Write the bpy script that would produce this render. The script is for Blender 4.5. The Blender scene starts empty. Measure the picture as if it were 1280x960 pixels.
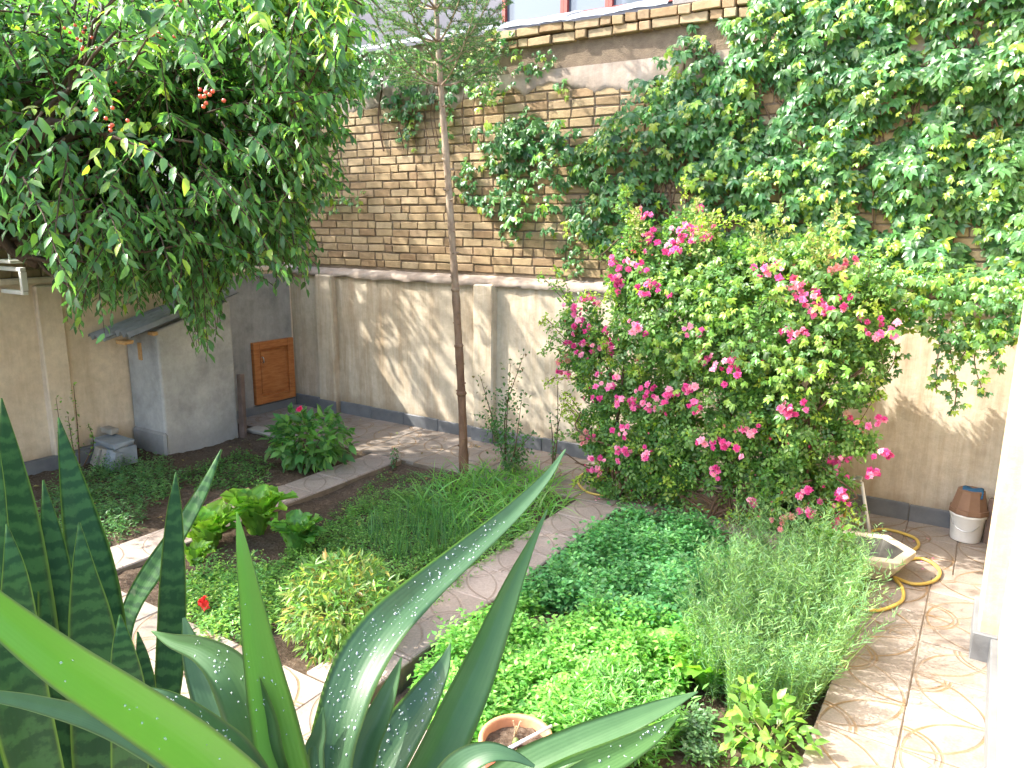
import bpy, math, random
import numpy as np
from mathutils import Vector, Matrix, noise as mnoise
random.seed(7); rng = np.random.default_rng(11)
SC = bpy.context.scene
COL = SC.collection
# ------------------------------------------------------------------ camera
F = 945.0; PITCH = math.radians(12.0); YAW = math.radians(32.3); ROLL = math.radians(0.5); EYE = 1.95
fwd = np.array([-math.sin(YAW)*math.cos(PITCH), math.cos(YAW)*math.cos(PITCH), -math.sin(PITCH)])
rgt = np.array([math.cos(YAW), math.sin(YAW), 0.0]); upv = np.cross(rgt, fwd)
_c, _s = math.cos(ROLL), math.sin(ROLL)
rgt, upv = _c*rgt+_s*upv, _c*upv-_s*rgt
O = np.array([0, 0, EYE])
cam_d = bpy.data.cameras.new('camera'); cam = bpy.data.objects.new('camera', cam_d); COL.objects.link(cam)
cam_d.sensor_width = 36; cam_d.lens = F/1280*36; cam_d.clip_start = 0.02; cam_d.clip_end = 500
m = Matrix([[rgt[i], upv[i], -fwd[i], O[i]] for i in range(3)]+[[0, 0, 0, 1]])
cam.matrix_world = m
SC.camera = cam
# ------------------------------------------------------------------ light
SUN = Vector((1.0, 0.52, -1.12)).normalized()            # direction the light travels
w = bpy.data.worlds.new('World'); SC.world = w; w.use_nodes = True
nt = w.node_tree; bg = nt.nodes['Background']
sky = nt.nodes.new('ShaderNodeTexSky'); sky.sky_type = 'NISHITA'; sky.sun_disc = False
sky.sun_elevation = math.asin(-SUN.z); sky.sun_rotation = math.atan2(-SUN.x, -SUN.y)
sky.air_density = 1.0; sky.dust_density = 4.0; sky.ozone_density = 1.0
nt.links.new(sky.outputs[0], bg.inputs[0]); bg.inputs[1].default_value = 0.15
sl = bpy.data.lights.new('sun', 'SUN'); sl.energy = 2.1; sl.angle = math.radians(0.5); sl.color = (1, .955, .88)
so = bpy.data.objects.new('sun', sl); COL.objects.link(so); so.location = (-8, -3, 9)
so.rotation_euler = SUN.to_track_quat('-Z', 'Y').to_euler()
SC.view_settings.view_transform = 'Standard'; SC.view_settings.look = 'None'
SC.view_settings.exposure = 2.75; SC.view_settings.gamma = 1.0
# ------------------------------------------------------------------ pixel helpers
def ray(x, y): return fwd+rgt*(x-640)/F-upv*(y-480)/F
def G(x, y, z=0.0): d = ray(x, y); return O+d*(z-EYE)/d[2]
def PX(x, y, X): d = ray(x, y); return O+d*X/d[0]
def PY(x, y, Y): d = ray(x, y); return O+d*Y/d[1]
def PD(x, y, k): return O+ray(x, y)*k
def proj(P):
    d = np.atleast_2d(P)-O; k = d@fwd
    return np.stack([640+F*(d@rgt)/k, 480-F*(d@upv)/k], 1)
def inpoly(pts, poly):
    pts = np.asarray(pts); poly = np.asarray(poly); ins = np.zeros(len(pts), bool); j = len(poly)-1
    for i in range(len(poly)):
        a, b = poly[i], poly[j]
        c = ((a[1] > pts[:, 1]) != (b[1] > pts[:, 1])) & (pts[:, 0] < (b[0]-a[0])*(pts[:, 1]-a[1])/((b[1]-a[1]) or 1e-9)+a[0])
        ins ^= c; j = i
    return ins
# ------------------------------------------------------------------ materials
MATS = {}
def node_mat(name, rough=0.8, spec=0.3):
    mt = bpy.data.materials.new(name); mt.use_nodes = True; t = mt.node_tree; b = t.nodes['Principled BSDF']
    b.inputs['Roughness'].default_value = rough; b.inputs['Specular IOR Level'].default_value = spec
    MATS[name] = mt
    return mt, t, b
def N(t, kind, **kw):
    n = t.nodes.new('ShaderNode'+kind)
    for k, v in kw.items():
        if k in n.inputs: n.inputs[k].default_value = v
        else: setattr(n, k, v)
    return n
def ramp(t, fac, stops):
    r = N(t, 'ValToRGB'); e = r.color_ramp.elements
    while len(e) < len(stops): e.new(0.5)
    for el, (p, c) in zip(e, stops): el.position = p; el.color = (*c, 1) if len(c) == 3 else c
    t.links.new(fac, r.inputs[0]); return r.outputs[0]
def coords(t, scale=(1, 1, 1), obj=False):
    if obj: o = N(t, 'TexCoord').outputs['Object']
    else: o = N(t, 'NewGeometry').outputs['Position']
    mp = N(t, 'Mapping'); mp.inputs['Scale'].default_value = scale; t.links.new(o, mp.inputs[0]); return mp.outputs[0]
def noise(t, vec, scale, detail=6, rough=.6):
    n = N(t, 'TexNoise', Scale=scale, Detail=detail, Roughness=rough); t.links.new(vec, n.inputs['Vector']); return n.outputs[0]
def mix(t, fac, a, b, mode='MIX'):
    x = N(t, 'Mix', data_type='RGBA', blend_type=mode)
    for s, v in ((0, fac), (6, a), (7, b)):
        if isinstance(v, (int, float)): x.inputs[s].default_value = v
        elif isinstance(v, tuple): x.inputs[s].default_value = (*v, 1)
        else: t.links.new(v, x.inputs[s])
    return x.outputs[2]
def math_n(t, op, a, b=0.0, c=0.0):
    x = N(t, 'Math', operation=op)
    for i, v in enumerate((a, b, c)):
        if isinstance(v, (int, float)): x.inputs[i].default_value = v
        else: t.links.new(v, x.inputs[i])
    return x.outputs[0]
def bump(t, b, h, strength=.4, dist=.01):
    n = N(t, 'Bump', Strength=strength, Distance=dist); t.links.new(h, n.inputs['Height']); t.links.new(n.outputs[0], b.inputs['Normal'])
def simple(name, c1, c2=None, scale=8, rough=.7, spec=.3, bmp=.3, dist=.004, metal=0, stretch=(1, 1, 1), obj=False):
    mt, t, b = node_mat(name, rough, spec); v = coords(t, stretch, obj); n = noise(t, v, scale)
    col = ramp(t, n, [(.3, c1), (.7, c2 or tuple(x*.75 for x in c1))]); t.links.new(col, b.inputs['Base Color'])
    n2 = noise(t, v, scale*6, 4); bump(t, b, n2, bmp, dist); b.inputs['Metallic'].default_value = metal
    return mt
def leafmat(name, trans=.4, rough=.4, spec=.45, vein=0):
    mt, t, b = node_mat(name, rough, spec)
    a = N(t, 'Attribute', attribute_name='Col'); hsv = N(t, 'HueSaturation', Saturation=1.0, Value=1.25); t.links.new(a.outputs[0], hsv.inputs['Color'])
    t.links.new(a.outputs[0], b.inputs['Base Color'])
    tr = N(t, 'BsdfTranslucent'); t.links.new(mix(t, .55, hsv.outputs[0], (.30, .50, .03)), tr.inputs[0])
    t.links.new(mix(t, 1, hsv.outputs[0], (1.35, 1.5, .6), 'MULTIPLY'), tr.inputs[0])
    ms = N(t, 'MixShader'); ms.inputs[0].default_value = trans
    t.links.new(b.outputs[0], ms.inputs[1]); t.links.new(tr.outputs[0], ms.inputs[2])
    t.links.new(ms.outputs[0], t.nodes['Material Output'].inputs[0]); return mt
leafmat('leaf'); leafmat('leaf_glossy', .42, .32, .5); leafmat('petal', .35, .6, .2); leafmat('leaf_matte', .35, .6, .25)
simple('bark', (.11, .075, .05), (.045, .03, .022), 14, .9, .2, .8, .01, stretch=(1, 1, .3))
mt, t, b = node_mat('spruce_bark', .85, .2); v = coords(t); vs = coords(t, (1, 1, .5)); sp_n = N(t, 'SeparateXYZ'); t.links.new(v, sp_n.inputs[0])
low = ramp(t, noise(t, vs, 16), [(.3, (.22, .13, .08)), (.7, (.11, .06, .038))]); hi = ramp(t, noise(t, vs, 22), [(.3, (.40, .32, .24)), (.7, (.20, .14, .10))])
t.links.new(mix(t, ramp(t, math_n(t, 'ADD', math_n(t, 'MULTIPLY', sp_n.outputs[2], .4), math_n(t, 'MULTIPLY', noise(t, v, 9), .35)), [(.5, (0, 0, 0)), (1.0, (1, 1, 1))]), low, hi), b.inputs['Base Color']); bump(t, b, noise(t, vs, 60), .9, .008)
simple('stem_green', (.10, .16, .04), (.14, .10, .05), 9, .6)
simple('stem_brown', (.13, .075, .045), (.08, .05, .03), 9, .8)
# soil
mt, t, b = node_mat('soil', .95, .15); v = coords(t)
c = ramp(t, noise(t, v, 3.0), [(.3, (.060, .040, .027)), (.6, (.105, .072, .048)), (.85, (.15, .11, .078))])
c = mix(t, ramp(t, noise(t, v, 60, 3), [(.45, (0, 0, 0)), (.75, (1, 1, 1))]), c, (.17, .13, .095)); t.links.new(c, b.inputs['Base Color'])
bump(t, b, noise(t, v, 45, 8, .75), 1.0, .02)
# plaster (streaked down the wall)
def plaster(name, a, bcol, stain, amt=.5):
    mt, t, b = node_mat(name, .9, .15); v = coords(t)
    base = ramp(t, noise(t, v, 2.4, 9, .68), [(.38, a), (.62, bcol)])
    vs = coords(t, (5.5, 5.5, .55)); st = ramp(t, noise(t, vs, 1.3, 8, .7), [(.46, (0, 0, 0)), (.70, (1, 1, 1))])
    base = mix(t, math_n(t, 'MULTIPLY', st, amt), base, stain)
    fine = ramp(t, noise(t, v, 14, 6, .7), [(.35, (.86, .86, .86)), (.7, (1.06, 1.06, 1.06))])
    base = mix(t, 1, base, fine, 'MULTIPLY')
    sp = N(t, 'SeparateXYZ'); t.links.new(v, sp.inputs[0])
    low = math_n(t, 'ADD', sp.outputs[2], math_n(t, 'MULTIPLY', noise(t, v, 5), .3))
    base = mix(t, ramp(t, low, [(.22, (.5, .5, .5)), (.36, (0, 0, 0))]), base, tuple(x*.62 for x in stain))
    t.links.new(base, b.inputs['Base Color'])
    h = math_n(t, 'ADD', noise(t, v, 26, 6, .7), math_n(t, 'MULTIPLY', noise(t, v, 4), 1.5)); bump(t, b, h, .45, .008)
plaster('plaster_back', (.60, .52, .40), (.51, .435, .325), (.34, .235, .135), .75)
plaster('plaster_side', (.70, .58, .43), (.62, .50, .36), (.44, .32, .20), .5)
plaster('plaster_house', (.52, .44, .32), (.45, .37, .255), (.36, .26, .145), .6)
plaster('cement', (.46, .445, .41), (.30, .292, .27), (.42, .41, .385), .8)
plaster('cement_dark', (.33, .315, .29), (.21, .205, .192), (.36, .34, .31), .8)
plaster('concrete_band', (.31, .29, .28), (.22, .21, .20), (.17, .14, .12), .5)
plaster('cement_patch', (.34, .28, .225), (.25, .20, .16), (.45, .42, .38), .4)
simple('mortar', (.22, .17, .12), (.15, .115, .085), 20, .95, .1, .8, .01)
simple('plinth_stone', (.165, .17, .175), (.11, .115, .12), 7, .55, .35, .3, .004)
simple('slab_stone', (.30, .32, .33), (.20, .22, .235), 9, .75, .25, .5, .005)
simple('slab_buff', (.38, .34, .28), (.29, .26, .22), 9, .8, .25, .5, .005)
simple('roof_sheet', (.30, .30, .29), (.19, .19, .185), 8, .8, .25, .4, .004)
simple('raw_wood', (.55, .33, .14), (.40, .22, .09), 14, .7, .3, .3, .003, stretch=(6, 1, 6))
simple('rust_post', (.17, .12, .095), (.11, .075, .06), 12, .8, .2, .6, .006)
simple('flashing', (.34, .38, .43), (.25, .29, .34), 5, .38, .5, .35, .006, metal=.55)
simple('white_metal', (.72, .70, .64), (.60, .57, .50), 12, .5, .4, .2, .002)
simple('red_frame', (.34, .075, .055), (.25, .05, .04), 10, .5, .4, .2, .002)
simple('house_grey', (.17, .17, .19), (.13, .13, .15), 2, .9, .15, .5, .006)
simple('white_plastic', (.74, .74, .71), (.66, .65, .61), 9, .42, .4, .1, .002)
simple('brown_plastic', (.20, .115, .07), (.15, .085, .05), 10, .65, .3, .3, .003)
simple('blue_cloth', (.035, .12, .22), (.02, .07, .14), 10, .7, .2, .3, .003)
simple('hose_yellow', (.55, .39, .075), (.40, .28, .07), 16, .42, .4, .1, .002)
simple('basin_stone', (.50, .44, .34), (.36, .31, .23), 9, .8, .25, .5, .005)
simple('basin_inside', (.13, .125, .105), (.05, .05, .045), 7, .85, .2, .6, .006)
simple('terracotta', (.55, .13, .075), (.46, .10, .06), 20, .6, .3, .5, .003)
simple('terracotta_rim', (.48, .24, .13), (.38, .18, .10), 16, .75, .25, .4, .003)
simple('cherry', (.55, .12, .04), (.45, .05, .03), 20, .3, .5, .05, .001)
simple('pale_stick', (.55, .56, .58), (.42, .43, .45), 12, .5, .4, .2, .002)
simple('dry_stalk', (.45, .33, .20), (.30, .21, .12), 12, .8, .2, .4, .003)
simple('grout', (.20, .155, .11), (.13, .10, .07), 14, .95, .1, .6, .006)
simple('chrome', (.62, .62, .60), (.5, .5, .5), 12, .3, .5, .05, .001, metal=.9)
simple('grass_soil', (.09, .08, .05), (.06, .06, .035), 2, .95, .1, .6, .02)
simple('parapet', (.55, .52, .46), (.46, .43, .38), 5, .8, .2, .3, .004)
# bricks: colour by object for single bricks, by attribute for the joined rest
def brickmat(name, single):
    mt, t, b = node_mat(name, .9, .15); v = coords(t)
    if single: f = N(t, 'ObjectInfo').outputs['Random']
    else: f = N(t, 'Attribute', attribute_name='Col').outputs['Fac']
    c = ramp(t, f, [(0, (.26, .178, .102)), (.3, (.32, .237, .135)), (.6, (.355, .267, .155)), (.85, (.39, .31, .195)), (1, (.295, .21, .128))])
    c = mix(t, 1, c, ramp(t, noise(t, v, 11, 6, .7), [(.3, (.72, .70, .68)), (.7, (1.1, 1.1, 1.1))]), 'MULTIPLY')
    c = mix(t, ramp(t, noise(t, v, 2.2, 5), [(.55, (0, 0, 0)), (.8, (.55, .55, .55))]), c, (.28, .18, .11))
    t.links.new(c, b.inputs['Base Color']); bump(t, b, noise(t, v, 55, 7, .75), .8, .006)
brickmat('brick', True); brickmat('brick_joined', False)
# floor tile: cement tile with arcs pressed in
def tilemat(name, ca, cb, ink):
    mt, t, b = node_mat(name, .62, .3); tc = N(t, 'TexCoord').outputs['Object']; vw = coords(t); oi = N(t, 'ObjectInfo').outputs['Random']
    base = ramp(t, noise(t, vw, 2.6, 8, .68), [(.3, ca), (.68, cb)])
    base = mix(t, 1, base, ramp(t, oi, [(0, (.86, .85, .83)), (1, (1.06, 1.05, 1.04))]), 'MULTIPLY')
    fl = N(t, 'VectorMath', operation='MULTIPLY'); fl.inputs[1].default_value = (1, 1, 0); t.links.new(tc, fl.inputs[0])
    wob = N(t, 'VectorMath', operation='ADD'); t.links.new(fl.outputs[0], wob.inputs[0])
    nz = N(t, 'TexNoise', Scale=9.0); t.links.new(vw, nz.inputs['Vector'])
    s = N(t, 'VectorMath', operation='SCALE'); s.inputs['Scale'].default_value = .010; t.links.new(nz.outputs['Color'], s.inputs[0]); t.links.new(s.outputs[0], wob.inputs[1])
    g = None
    for (cx, cy, r) in ((.155, .155, .29), (-.145, -.145, .29), (.155, -.145, .13), (.155,-.145,.15)):
        d = N(t, 'VectorMath', operation='DISTANCE'); t.links.new(wob.outputs[0], d.inputs[0]); d.inputs[1].default_value = (cx, cy, .004)
        a = math_n(t, 'ABSOLUTE', math_n(t, 'SUBTRACT', d.outputs['Value'], r))
        mr = N(t, 'MapRange'); mr.inputs[1].default_value = .0035; mr.inputs[2].default_value = .008; mr.inputs[3].default_value = 1; mr.inputs[4].default_value = 0
        t.links.new(a, mr.inputs[0]); g = mr.outputs[0] if g is None else math_n(t, 'MAXIMUM', g, mr.outputs[0])
    wear = ramp(t, noise(t, vw, 5, 5), [(.35, (.25, .25, .25)), (.6, (1, 1, 1))])
    base = mix(t, math_n(t, 'MULTIPLY', g, wear), base, ink)
    base = mix(t, ramp(t, noise(t, vw, 7, 8, .75), [(.54, (0, 0, 0)), (.70, (.55, .55, .55))]), base, tuple(x*1.15 for x in ink))
    base = mix(t, 1, base, ramp(t, noise(t, vw, 90, 3), [(.35, (.82, .82, .82)), (.65, (1.05, 1.05, 1.05))]), 'MULTIPLY')
    t.links.new(base, b.inputs['Base Color'])
    h = math_n(t, 'ADD', math_n(t, 'MULTIPLY', g, -1.0), math_n(t, 'MULTIPLY', noise(t, vw, 70, 4), .5)); bump(t, b, h, .7, .004)
tilemat('slab', (.40, .33, .28), (.29, .235, .20), (.25, .19, .15))
tilemat('tile', (.31, .27, .235), (.195, .16, .13), (.20, .13, .068))
# hatch wood
mt, t, b = node_mat('orange_wood', .5, .35); v = coords(t, (1, 4, 30)); nn = noise(t, v, 2.0, 6, .6)
t.links.new(ramp(t, nn, [(.3, (.25, .078, .022)), (.5, (.38, .135, .038)), (.7, (.44, .18, .06))]), b.inputs['Base Color']); bump(t, b, nn, .2, .002)
# glass of far window
mt, t, b = node_mat('window_glass', .08, .6); b.inputs['Base Color'].default_value = (.10, .13, .16, 1); b.inputs['Coat Weight'].default_value = .4
# foreground leaves
def blade_mat(name, dark, light, band, margin, trans, rough):
    mt, t, b = node_mat(name, rough, .45); a = N(t, 'Attribute', attribute_name='Col'); sp = N(t, 'SeparateColor'); t.links.new(a.outputs[0], sp.inputs[0])
    along, across, tint = sp.outputs[0], sp.outputs[1], sp.outputs[2]
    vw = coords(t)
    if band:
        wv = math_n(t, 'ADD', math_n(t, 'MULTIPLY', along, 46.0), math_n(t, 'MULTIPLY', noise(t, vw, 55, 5), 14.0))
        f = math_n(t, 'MULTIPLY_ADD', math_n(t, 'SINE', wv), .5, .5); f = math_n(t, 'MULTIPLY', f, noise(t, vw, 25, 5))
        c = mix(t, ramp(t, f, [(.12, (0, 0, 0)), (.45, (1, 1, 1))]), dark, light)
        c = mix(t, ramp(t, math_n(t, 'MULTIPLY', tint, noise(t, coords(t, (30, 30, 3)), 1.0, 4)), [(.34, (0, 0, 0)), (.46, (1, 1, 1))]), c, (.36, .32, .22))
    else:
        st = noise(t, vw, 60, 3)
        lin = math_n(t, 'MULTIPLY_ADD', math_n(t, 'SINE', math_n(t, 'MULTIPLY', across, 70.0)), .04, .5)
        c = mix(t, math_n(t, 'MULTIPLY', math_n(t, 'ADD', lin, math_n(t, 'SUBTRACT', st, .5)), 1.0), dark, light)
        c = mix(t, tint, c, (.14, .30, .028))
    ed = math_n(t, 'ABSOLUTE', math_n(t, 'MULTIPLY_ADD', across, 2.0, -1.0))
    c = mix(t, ramp(t, ed, [(.88, (0, 0, 0)), (.97, (1, 1, 1))]), c, margin)
    t.links.new(c, b.inputs['Base Color'])
    bump(t, b, math_n(t, 'SINE', math_n(t, 'MULTIPLY', across, 63.0)), .05, .0015)
    tr = N(t, 'BsdfTranslucent'); t.links.new(mix(t, 1, c, (1.5, 1.7, .7), 'MULTIPLY'), tr.inputs[0])
    ms = N(t, 'MixShader'); ms.inputs[0].default_value = trans; t.links.new(b.outputs[0], ms.inputs[1]); t.links.new(tr.outputs[0], ms.inputs[2])
    t.links.new(ms.outputs[0], t.nodes['Material Output'].inputs[0])
blade_mat('snake_leaf', (.012, .050, .013), (.030, .092, .022), True, (.10, .20, .03), .10, .58); MATS['snake_leaf'].node_tree.nodes['Principled BSDF'].inputs['Specular IOR Level'].default_value = .22
blade_mat('strap_leaf', (.030, .078, .036), (.055, .125, .055), False, (.11, .20, .06), .30, .48)
mt, t, b = node_mat('water', .05, .5); b.inputs['Base Color'].default_value = (.9, .95, .95, 1); b.inputs['Transmission Weight'].default_value = .75; b.inputs['IOR'].default_value = 1.33
# ------------------------------------------------------------------ mesh helpers
def link(name, me, mat, parent=None, smooth=False):
    o = bpy.data.objects.new(name, me); COL.objects.link(o)
    if mat and not me.materials: me.materials.append(MATS[mat])
    if parent: o.parent = parent
    if smooth: me.polygons.foreach_set('use_smooth', [True]*len(me.polygons))
    return o
def mesh(name, V, Fc, col=None):
    me = bpy.data.meshes.new(name); me.from_pydata([tuple(map(float, v)) for v in V], [], [tuple(map(int, f)) for f in Fc])
    if col is not None: setcol(me, np.asarray(col))
    me.update(); return me
def setcol(me, c):
    a = me.color_attributes.new('Col', 'FLOAT_COLOR', 'POINT'); d = np.ones((len(me.vertices), 4), np.float32); d[:, :c.shape[1]] = c
    a.data.foreach_set('color', d.ravel())
def fastmesh(name, V, Fc, col=None):
    """V (n,3); Fc (m,k) one polygon size"""
    V = np.asarray(V, np.float32); Fc = np.asarray(Fc, np.int32); me = bpy.data.meshes.new(name)
    me.vertices.add(len(V)); me.vertices.foreach_set('co', V.ravel()); k = Fc.shape[1]
    me.loops.add(Fc.size); me.loops.foreach_set('vertex_index', Fc.ravel())
    me.polygons.add(len(Fc)); me.polygons.foreach_set('loop_start', np.arange(0, Fc.size, k, dtype=np.int32))
    me.update(calc_edges=True)
    if col is not None: setcol(me, np.asarray(col))
    return me
class MB:
    def __init__(s): s.V = []; s.F = []; s.C = []
    def add(s, V, Fc, c=None):
        n = len(s.V); s.V += [tuple(v) for v in V]; s.F += [tuple(i+n for i in f) for f in Fc]
        if c is not None: s.C += [c]*len(V)
        return s
    def box(s, a, b, ch=0.0, jit=0.0, c=None):
        V, Fc = chbox(a, b, ch, jit); return s.add(V, Fc, c)
    def tube(s, pts, rad, n=6, cap=True):
        V, Fc = tube(pts, rad, n, cap); return s.add(V, Fc)
    def build(s, name, mat, parent=None, smooth=False):
        return link(name, mesh(name, s.V, s.F, s.C if s.C else None), mat, parent, smooth)
def chbox(a, b, ch=0.0, jit=0.0):
    a = np.array(a, float); b = np.array(b, float); c = (a+b)/2; h = (b-a)/2
    if ch <= 0:
        V = [c+h*np.array(s) for s in ((-1,-1,-1),(1,-1,-1),(1,1,-1),(-1,1,-1),(-1,-1,1),(1,-1,1),(1,1,1),(-1,1,1))]
        if jit: V = [v+rng.normal(0, jit, 3) for v in V]
        return V, [(0,3,2,1),(4,5,6,7),(0,1,5,4),(1,2,6,5),(2,3,7,6),(3,0,4,7)]
    V = []; idx = {}
    off = {}
    for sx in (-1, 1):
        for sy in (-1, 1):
            for sz in (-1, 1):
                j = rng.normal(0, jit, 3) if jit else 0
                for ax in range(3):
                    s = np.array((sx, sy, sz), float); p = c+s*(h-ch); p[ax] = c[ax]+s[ax]*h[ax]
                    idx[(sx, sy, sz, ax)] = len(V); V.append(p+j)
    I = idx; Fc = []
    def q(l): Fc.append(l)
    for ax in range(3):
        o1, o2 = (ax+1) % 3, (ax+2) % 3
        for s in (-1, 1):
            l = []
            for (p, r) in ((-1, -1), (1, -1), (1, 1), (-1, 1)):
                k = [0, 0, 0]; k[ax] = s; k[o1] = p; k[o2] = r; l.append(I[(*k, ax)])
            q(tuple(l if s > 0 else l[::-1]))
        for p in (-1, 1):
            for r in (-1, 1):
                k1 = [0,0,0]; k1[o1] = p; k1[o2] = r; k2 = list(k1); k1[ax] = -1; k2[ax] = 1
                l = [I[(*k1, o1)], I[(*k2, o1)], I[(*k2, o2)], I[(*k1, o2)]]
                q(tuple(l if p*r > 0 else l[::-1]))
    for sx in (-1, 1):
        for sy in (-1, 1):
            for sz in (-1, 1):
                l = [I[(sx, sy, sz, i)] for i in range(3)]; q(tuple(l if sx*sy*sz > 0 else l[::-1]))
    return V, Fc
def tube(pts, rad, n=6, cap=True):
    P = [np.array(p, float) for p in pts]; m = len(P); R = rad if hasattr(rad, '__len__') else [rad]*m
    V = []; Fc = []; ref = np.array((.13, .31, .94))
    prev = None
    for i in range(m):
        t = P[min(i+1, m-1)]-P[max(i-1, 0)]; t /= (np.linalg.norm(t)+1e-9)
        if prev is None:
            a = np.cross(t, ref); 
            if np.linalg.norm(a) < .1: a = np.cross(t, (1, 0, 0))
        else: a = prev-t*(prev@t)
        a /= np.linalg.norm(a)+1e-9; prev = a; bb = np.cross(t, a)
        for k in range(n):
            an = 2*math.pi*k/n; V.append(P[i]+R[i]*(a*math.cos(an)+bb*math.sin(an)))
    for i in range(m-1):
        for k in range(n):
            k2 = (k+1) % n; Fc.append((i*n+k, i*n+k2, (i+1)*n+k2, (i+1)*n+k))
    if cap: Fc.append(tuple(range(n))[::-1]); Fc.append(tuple(range((m-1)*n, m*n)))
    return V, Fc
def spline(pts, n=8):
    P = [np.array(p, float) for p in pts]; P = [2*P[0]-P[1]]+P+[2*P[-1]-P[-2]]; out = []
    for i in range(1, len(P)-2):
        for k in range(n):
            t = k/n; a, b, c, d = P[i-1:i+3]
            out.append(.5*((2*b)+(c-a)*t+(2*a-5*b+4*c-d)*t*t+(3*b-a-3*c+d)*t**3))
    out.append(P[-2]); return out
def lathe(prof, n=28, c=(0, 0, 0), poly=None):
    V = []; Fc = []
    for (r, z) in prof:
        for k in range(n): a = 2*math.pi*k/n+(poly or 0); V.append((c[0]+r*math.cos(a), c[1]+r*math.sin(a), c[2]+z))
    for i in range(len(prof)-1):
        for k in range(n): k2 = (k+1) % n; Fc.append((i*n+k, i*n+k2, (i+1)*n+k2, (i+1)*n+k))
    return V, Fc
def tag(o, label=None, cat=None, group=None, kind=None):
    for k, v in (('label', label), ('category', cat), ('group', group), ('kind', kind)):
        if v: o[k] = v
    return o
def thing(name, loc, label, cat, group=None):
    o = bpy.data.objects.new(name, None); COL.objects.link(o); o.location = tuple(map(float, loc)); o.empty_display_size = .1
    bpy.context.view_layer.update() if False else None
    o['_loc'] = 0; del o['_loc']
    return tag(o, label, cat, group)
def adopt(root, *objs):
    """child objects are built in world space: undo the root's offset"""
    for o in objs: o.parent = root; o.matrix_parent_inverse = Matrix.Translation(root.location).inverted()
    return objs[0] if len(objs) == 1 else objs
# leaf batches -------------------------------------------------------
T5 = (np.array([(0,0,0),(.42,-.5,.07),(.42,.5,.07),(.45,0,-.02),(1,0,-.16)]), np.array([(0,3,1),(1,3,4),(0,2,3),(2,4,3)]))
T8 = (np.array([(0,0,0),(.22,-.36,.05),(.25,0,0),(.22,.36,.05),(.6,-.42,.0),(.62,0,-.06),(.6,.42,.0),(1,0,-.24)]),
      np.array([(0,2,1),(0,3,2),(1,2,5),(1,5,4),(2,3,6),(2,6,5),(4,5,7),(5,6,7)]))
T3 = (np.array([(0,-.5,0),(0,.5,0),(.6,.4,.02),(.6,-.4,.02),(1,0,-.08)]), np.array([(0,1,2),(0,2,3),(3,2,4)]))
def unit(a): return a/(np.linalg.norm(a, axis=-1, keepdims=True)+1e-9)
def leaf_geo(P, D, Nn, L, W, T):
    D = unit(D); S = unit(np.cross(D, Nn)); Nn = np.cross(S, D); tv, tf = T
    L = np.asarray(L)[:, None, None]; W = np.asarray(W)[:, None, None]
    V = P[:, None]+D[:, None]*tv[None, :, 0:1]*L+S[:, None]*tv[None, :, 1:2]*W+Nn[:, None]*tv[None, :, 2:3]*L
    k = len(tv); Fc = tf[None]+(np.arange(len(P))*k)[:, None, None]
    return V.reshape(-1, 3), Fc.reshape(-1, 3), k
class Foliage:
    def __init__(s): s.V = []; s.F = []; s.C = []; s.n = 0
    def add(s, P, D, Nn, L, W, C, T=T8):
        V, Fc, k = leaf_geo(np.asarray(P, float), np.asarray(D, float), np.asarray(Nn, float), L, W, T)
        s.V.append(V); s.F.append(Fc+s.n); s.C.append(np.repeat(C, k, 0)); s.n += len(V)
    def raw(s, V, Fc, C): s.V.append(V); s.F.append(Fc+s.n); s.C.append(C); s.n += len(V)
    def build(s, name, mat, smooth=True):
        me = fastmesh(name, np.concatenate(s.V), np.concatenate(s.F), np.concatenate(s.C)); o = link(name, me, mat, None, smooth); return tag(o, kind='stuff')
def rand_dirs(n): return unit(rng.normal(0, 1, (n, 3)))
def palette(n, cols, wts=None, jit=.18):
    cols = np.array(cols); wts = np.array(wts or [1]*len(cols), float); i = rng.choice(len(cols), n, p=wts/wts.sum())
    c = cols[i]*(1+rng.normal(0, jit, (n, 1))); return np.clip(c*(1+rng.normal(0, .06, (n, 3))), .004, .9)
def blades(fo, P, D, L, W, C, droop=.5, seg=4):
    """curved grass-like strips"""
    n = len(P); D = unit(D); side = unit(np.cross(D, rand_dirs(n))); out = unit(D*np.array([1, 1, 0])+1e-6); L = np.asarray(L); W = np.asarray(W)
    V = np.zeros((n, (seg+1)*2, 3)); droop = np.broadcast_to(droop, (n,))
    for k in range(seg+1):
        u = k/seg; c = P+D*(L*u)[:, None]+(out*.6-np.array([0, 0, 1]))*(L*droop*u*u*.6)[:, None]; hw = (W*.5*(1-u**2.5)+.0004)[:, None]
        V[:, 2*k] = c-side*hw; V[:, 2*k+1] = c+side*hw
    f = []
    for k in range(seg): f += [(2*k, 2*k+1, 2*k+3), (2*k, 2*k+3, 2*k+2)]
    Fc = np.array(f)[None]+(np.arange(n)*(seg+1)*2)[:, None, None]
    fo.raw(V.reshape(-1, 3), Fc.reshape(-1, 3), np.repeat(C, (seg+1)*2, 0))
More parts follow.
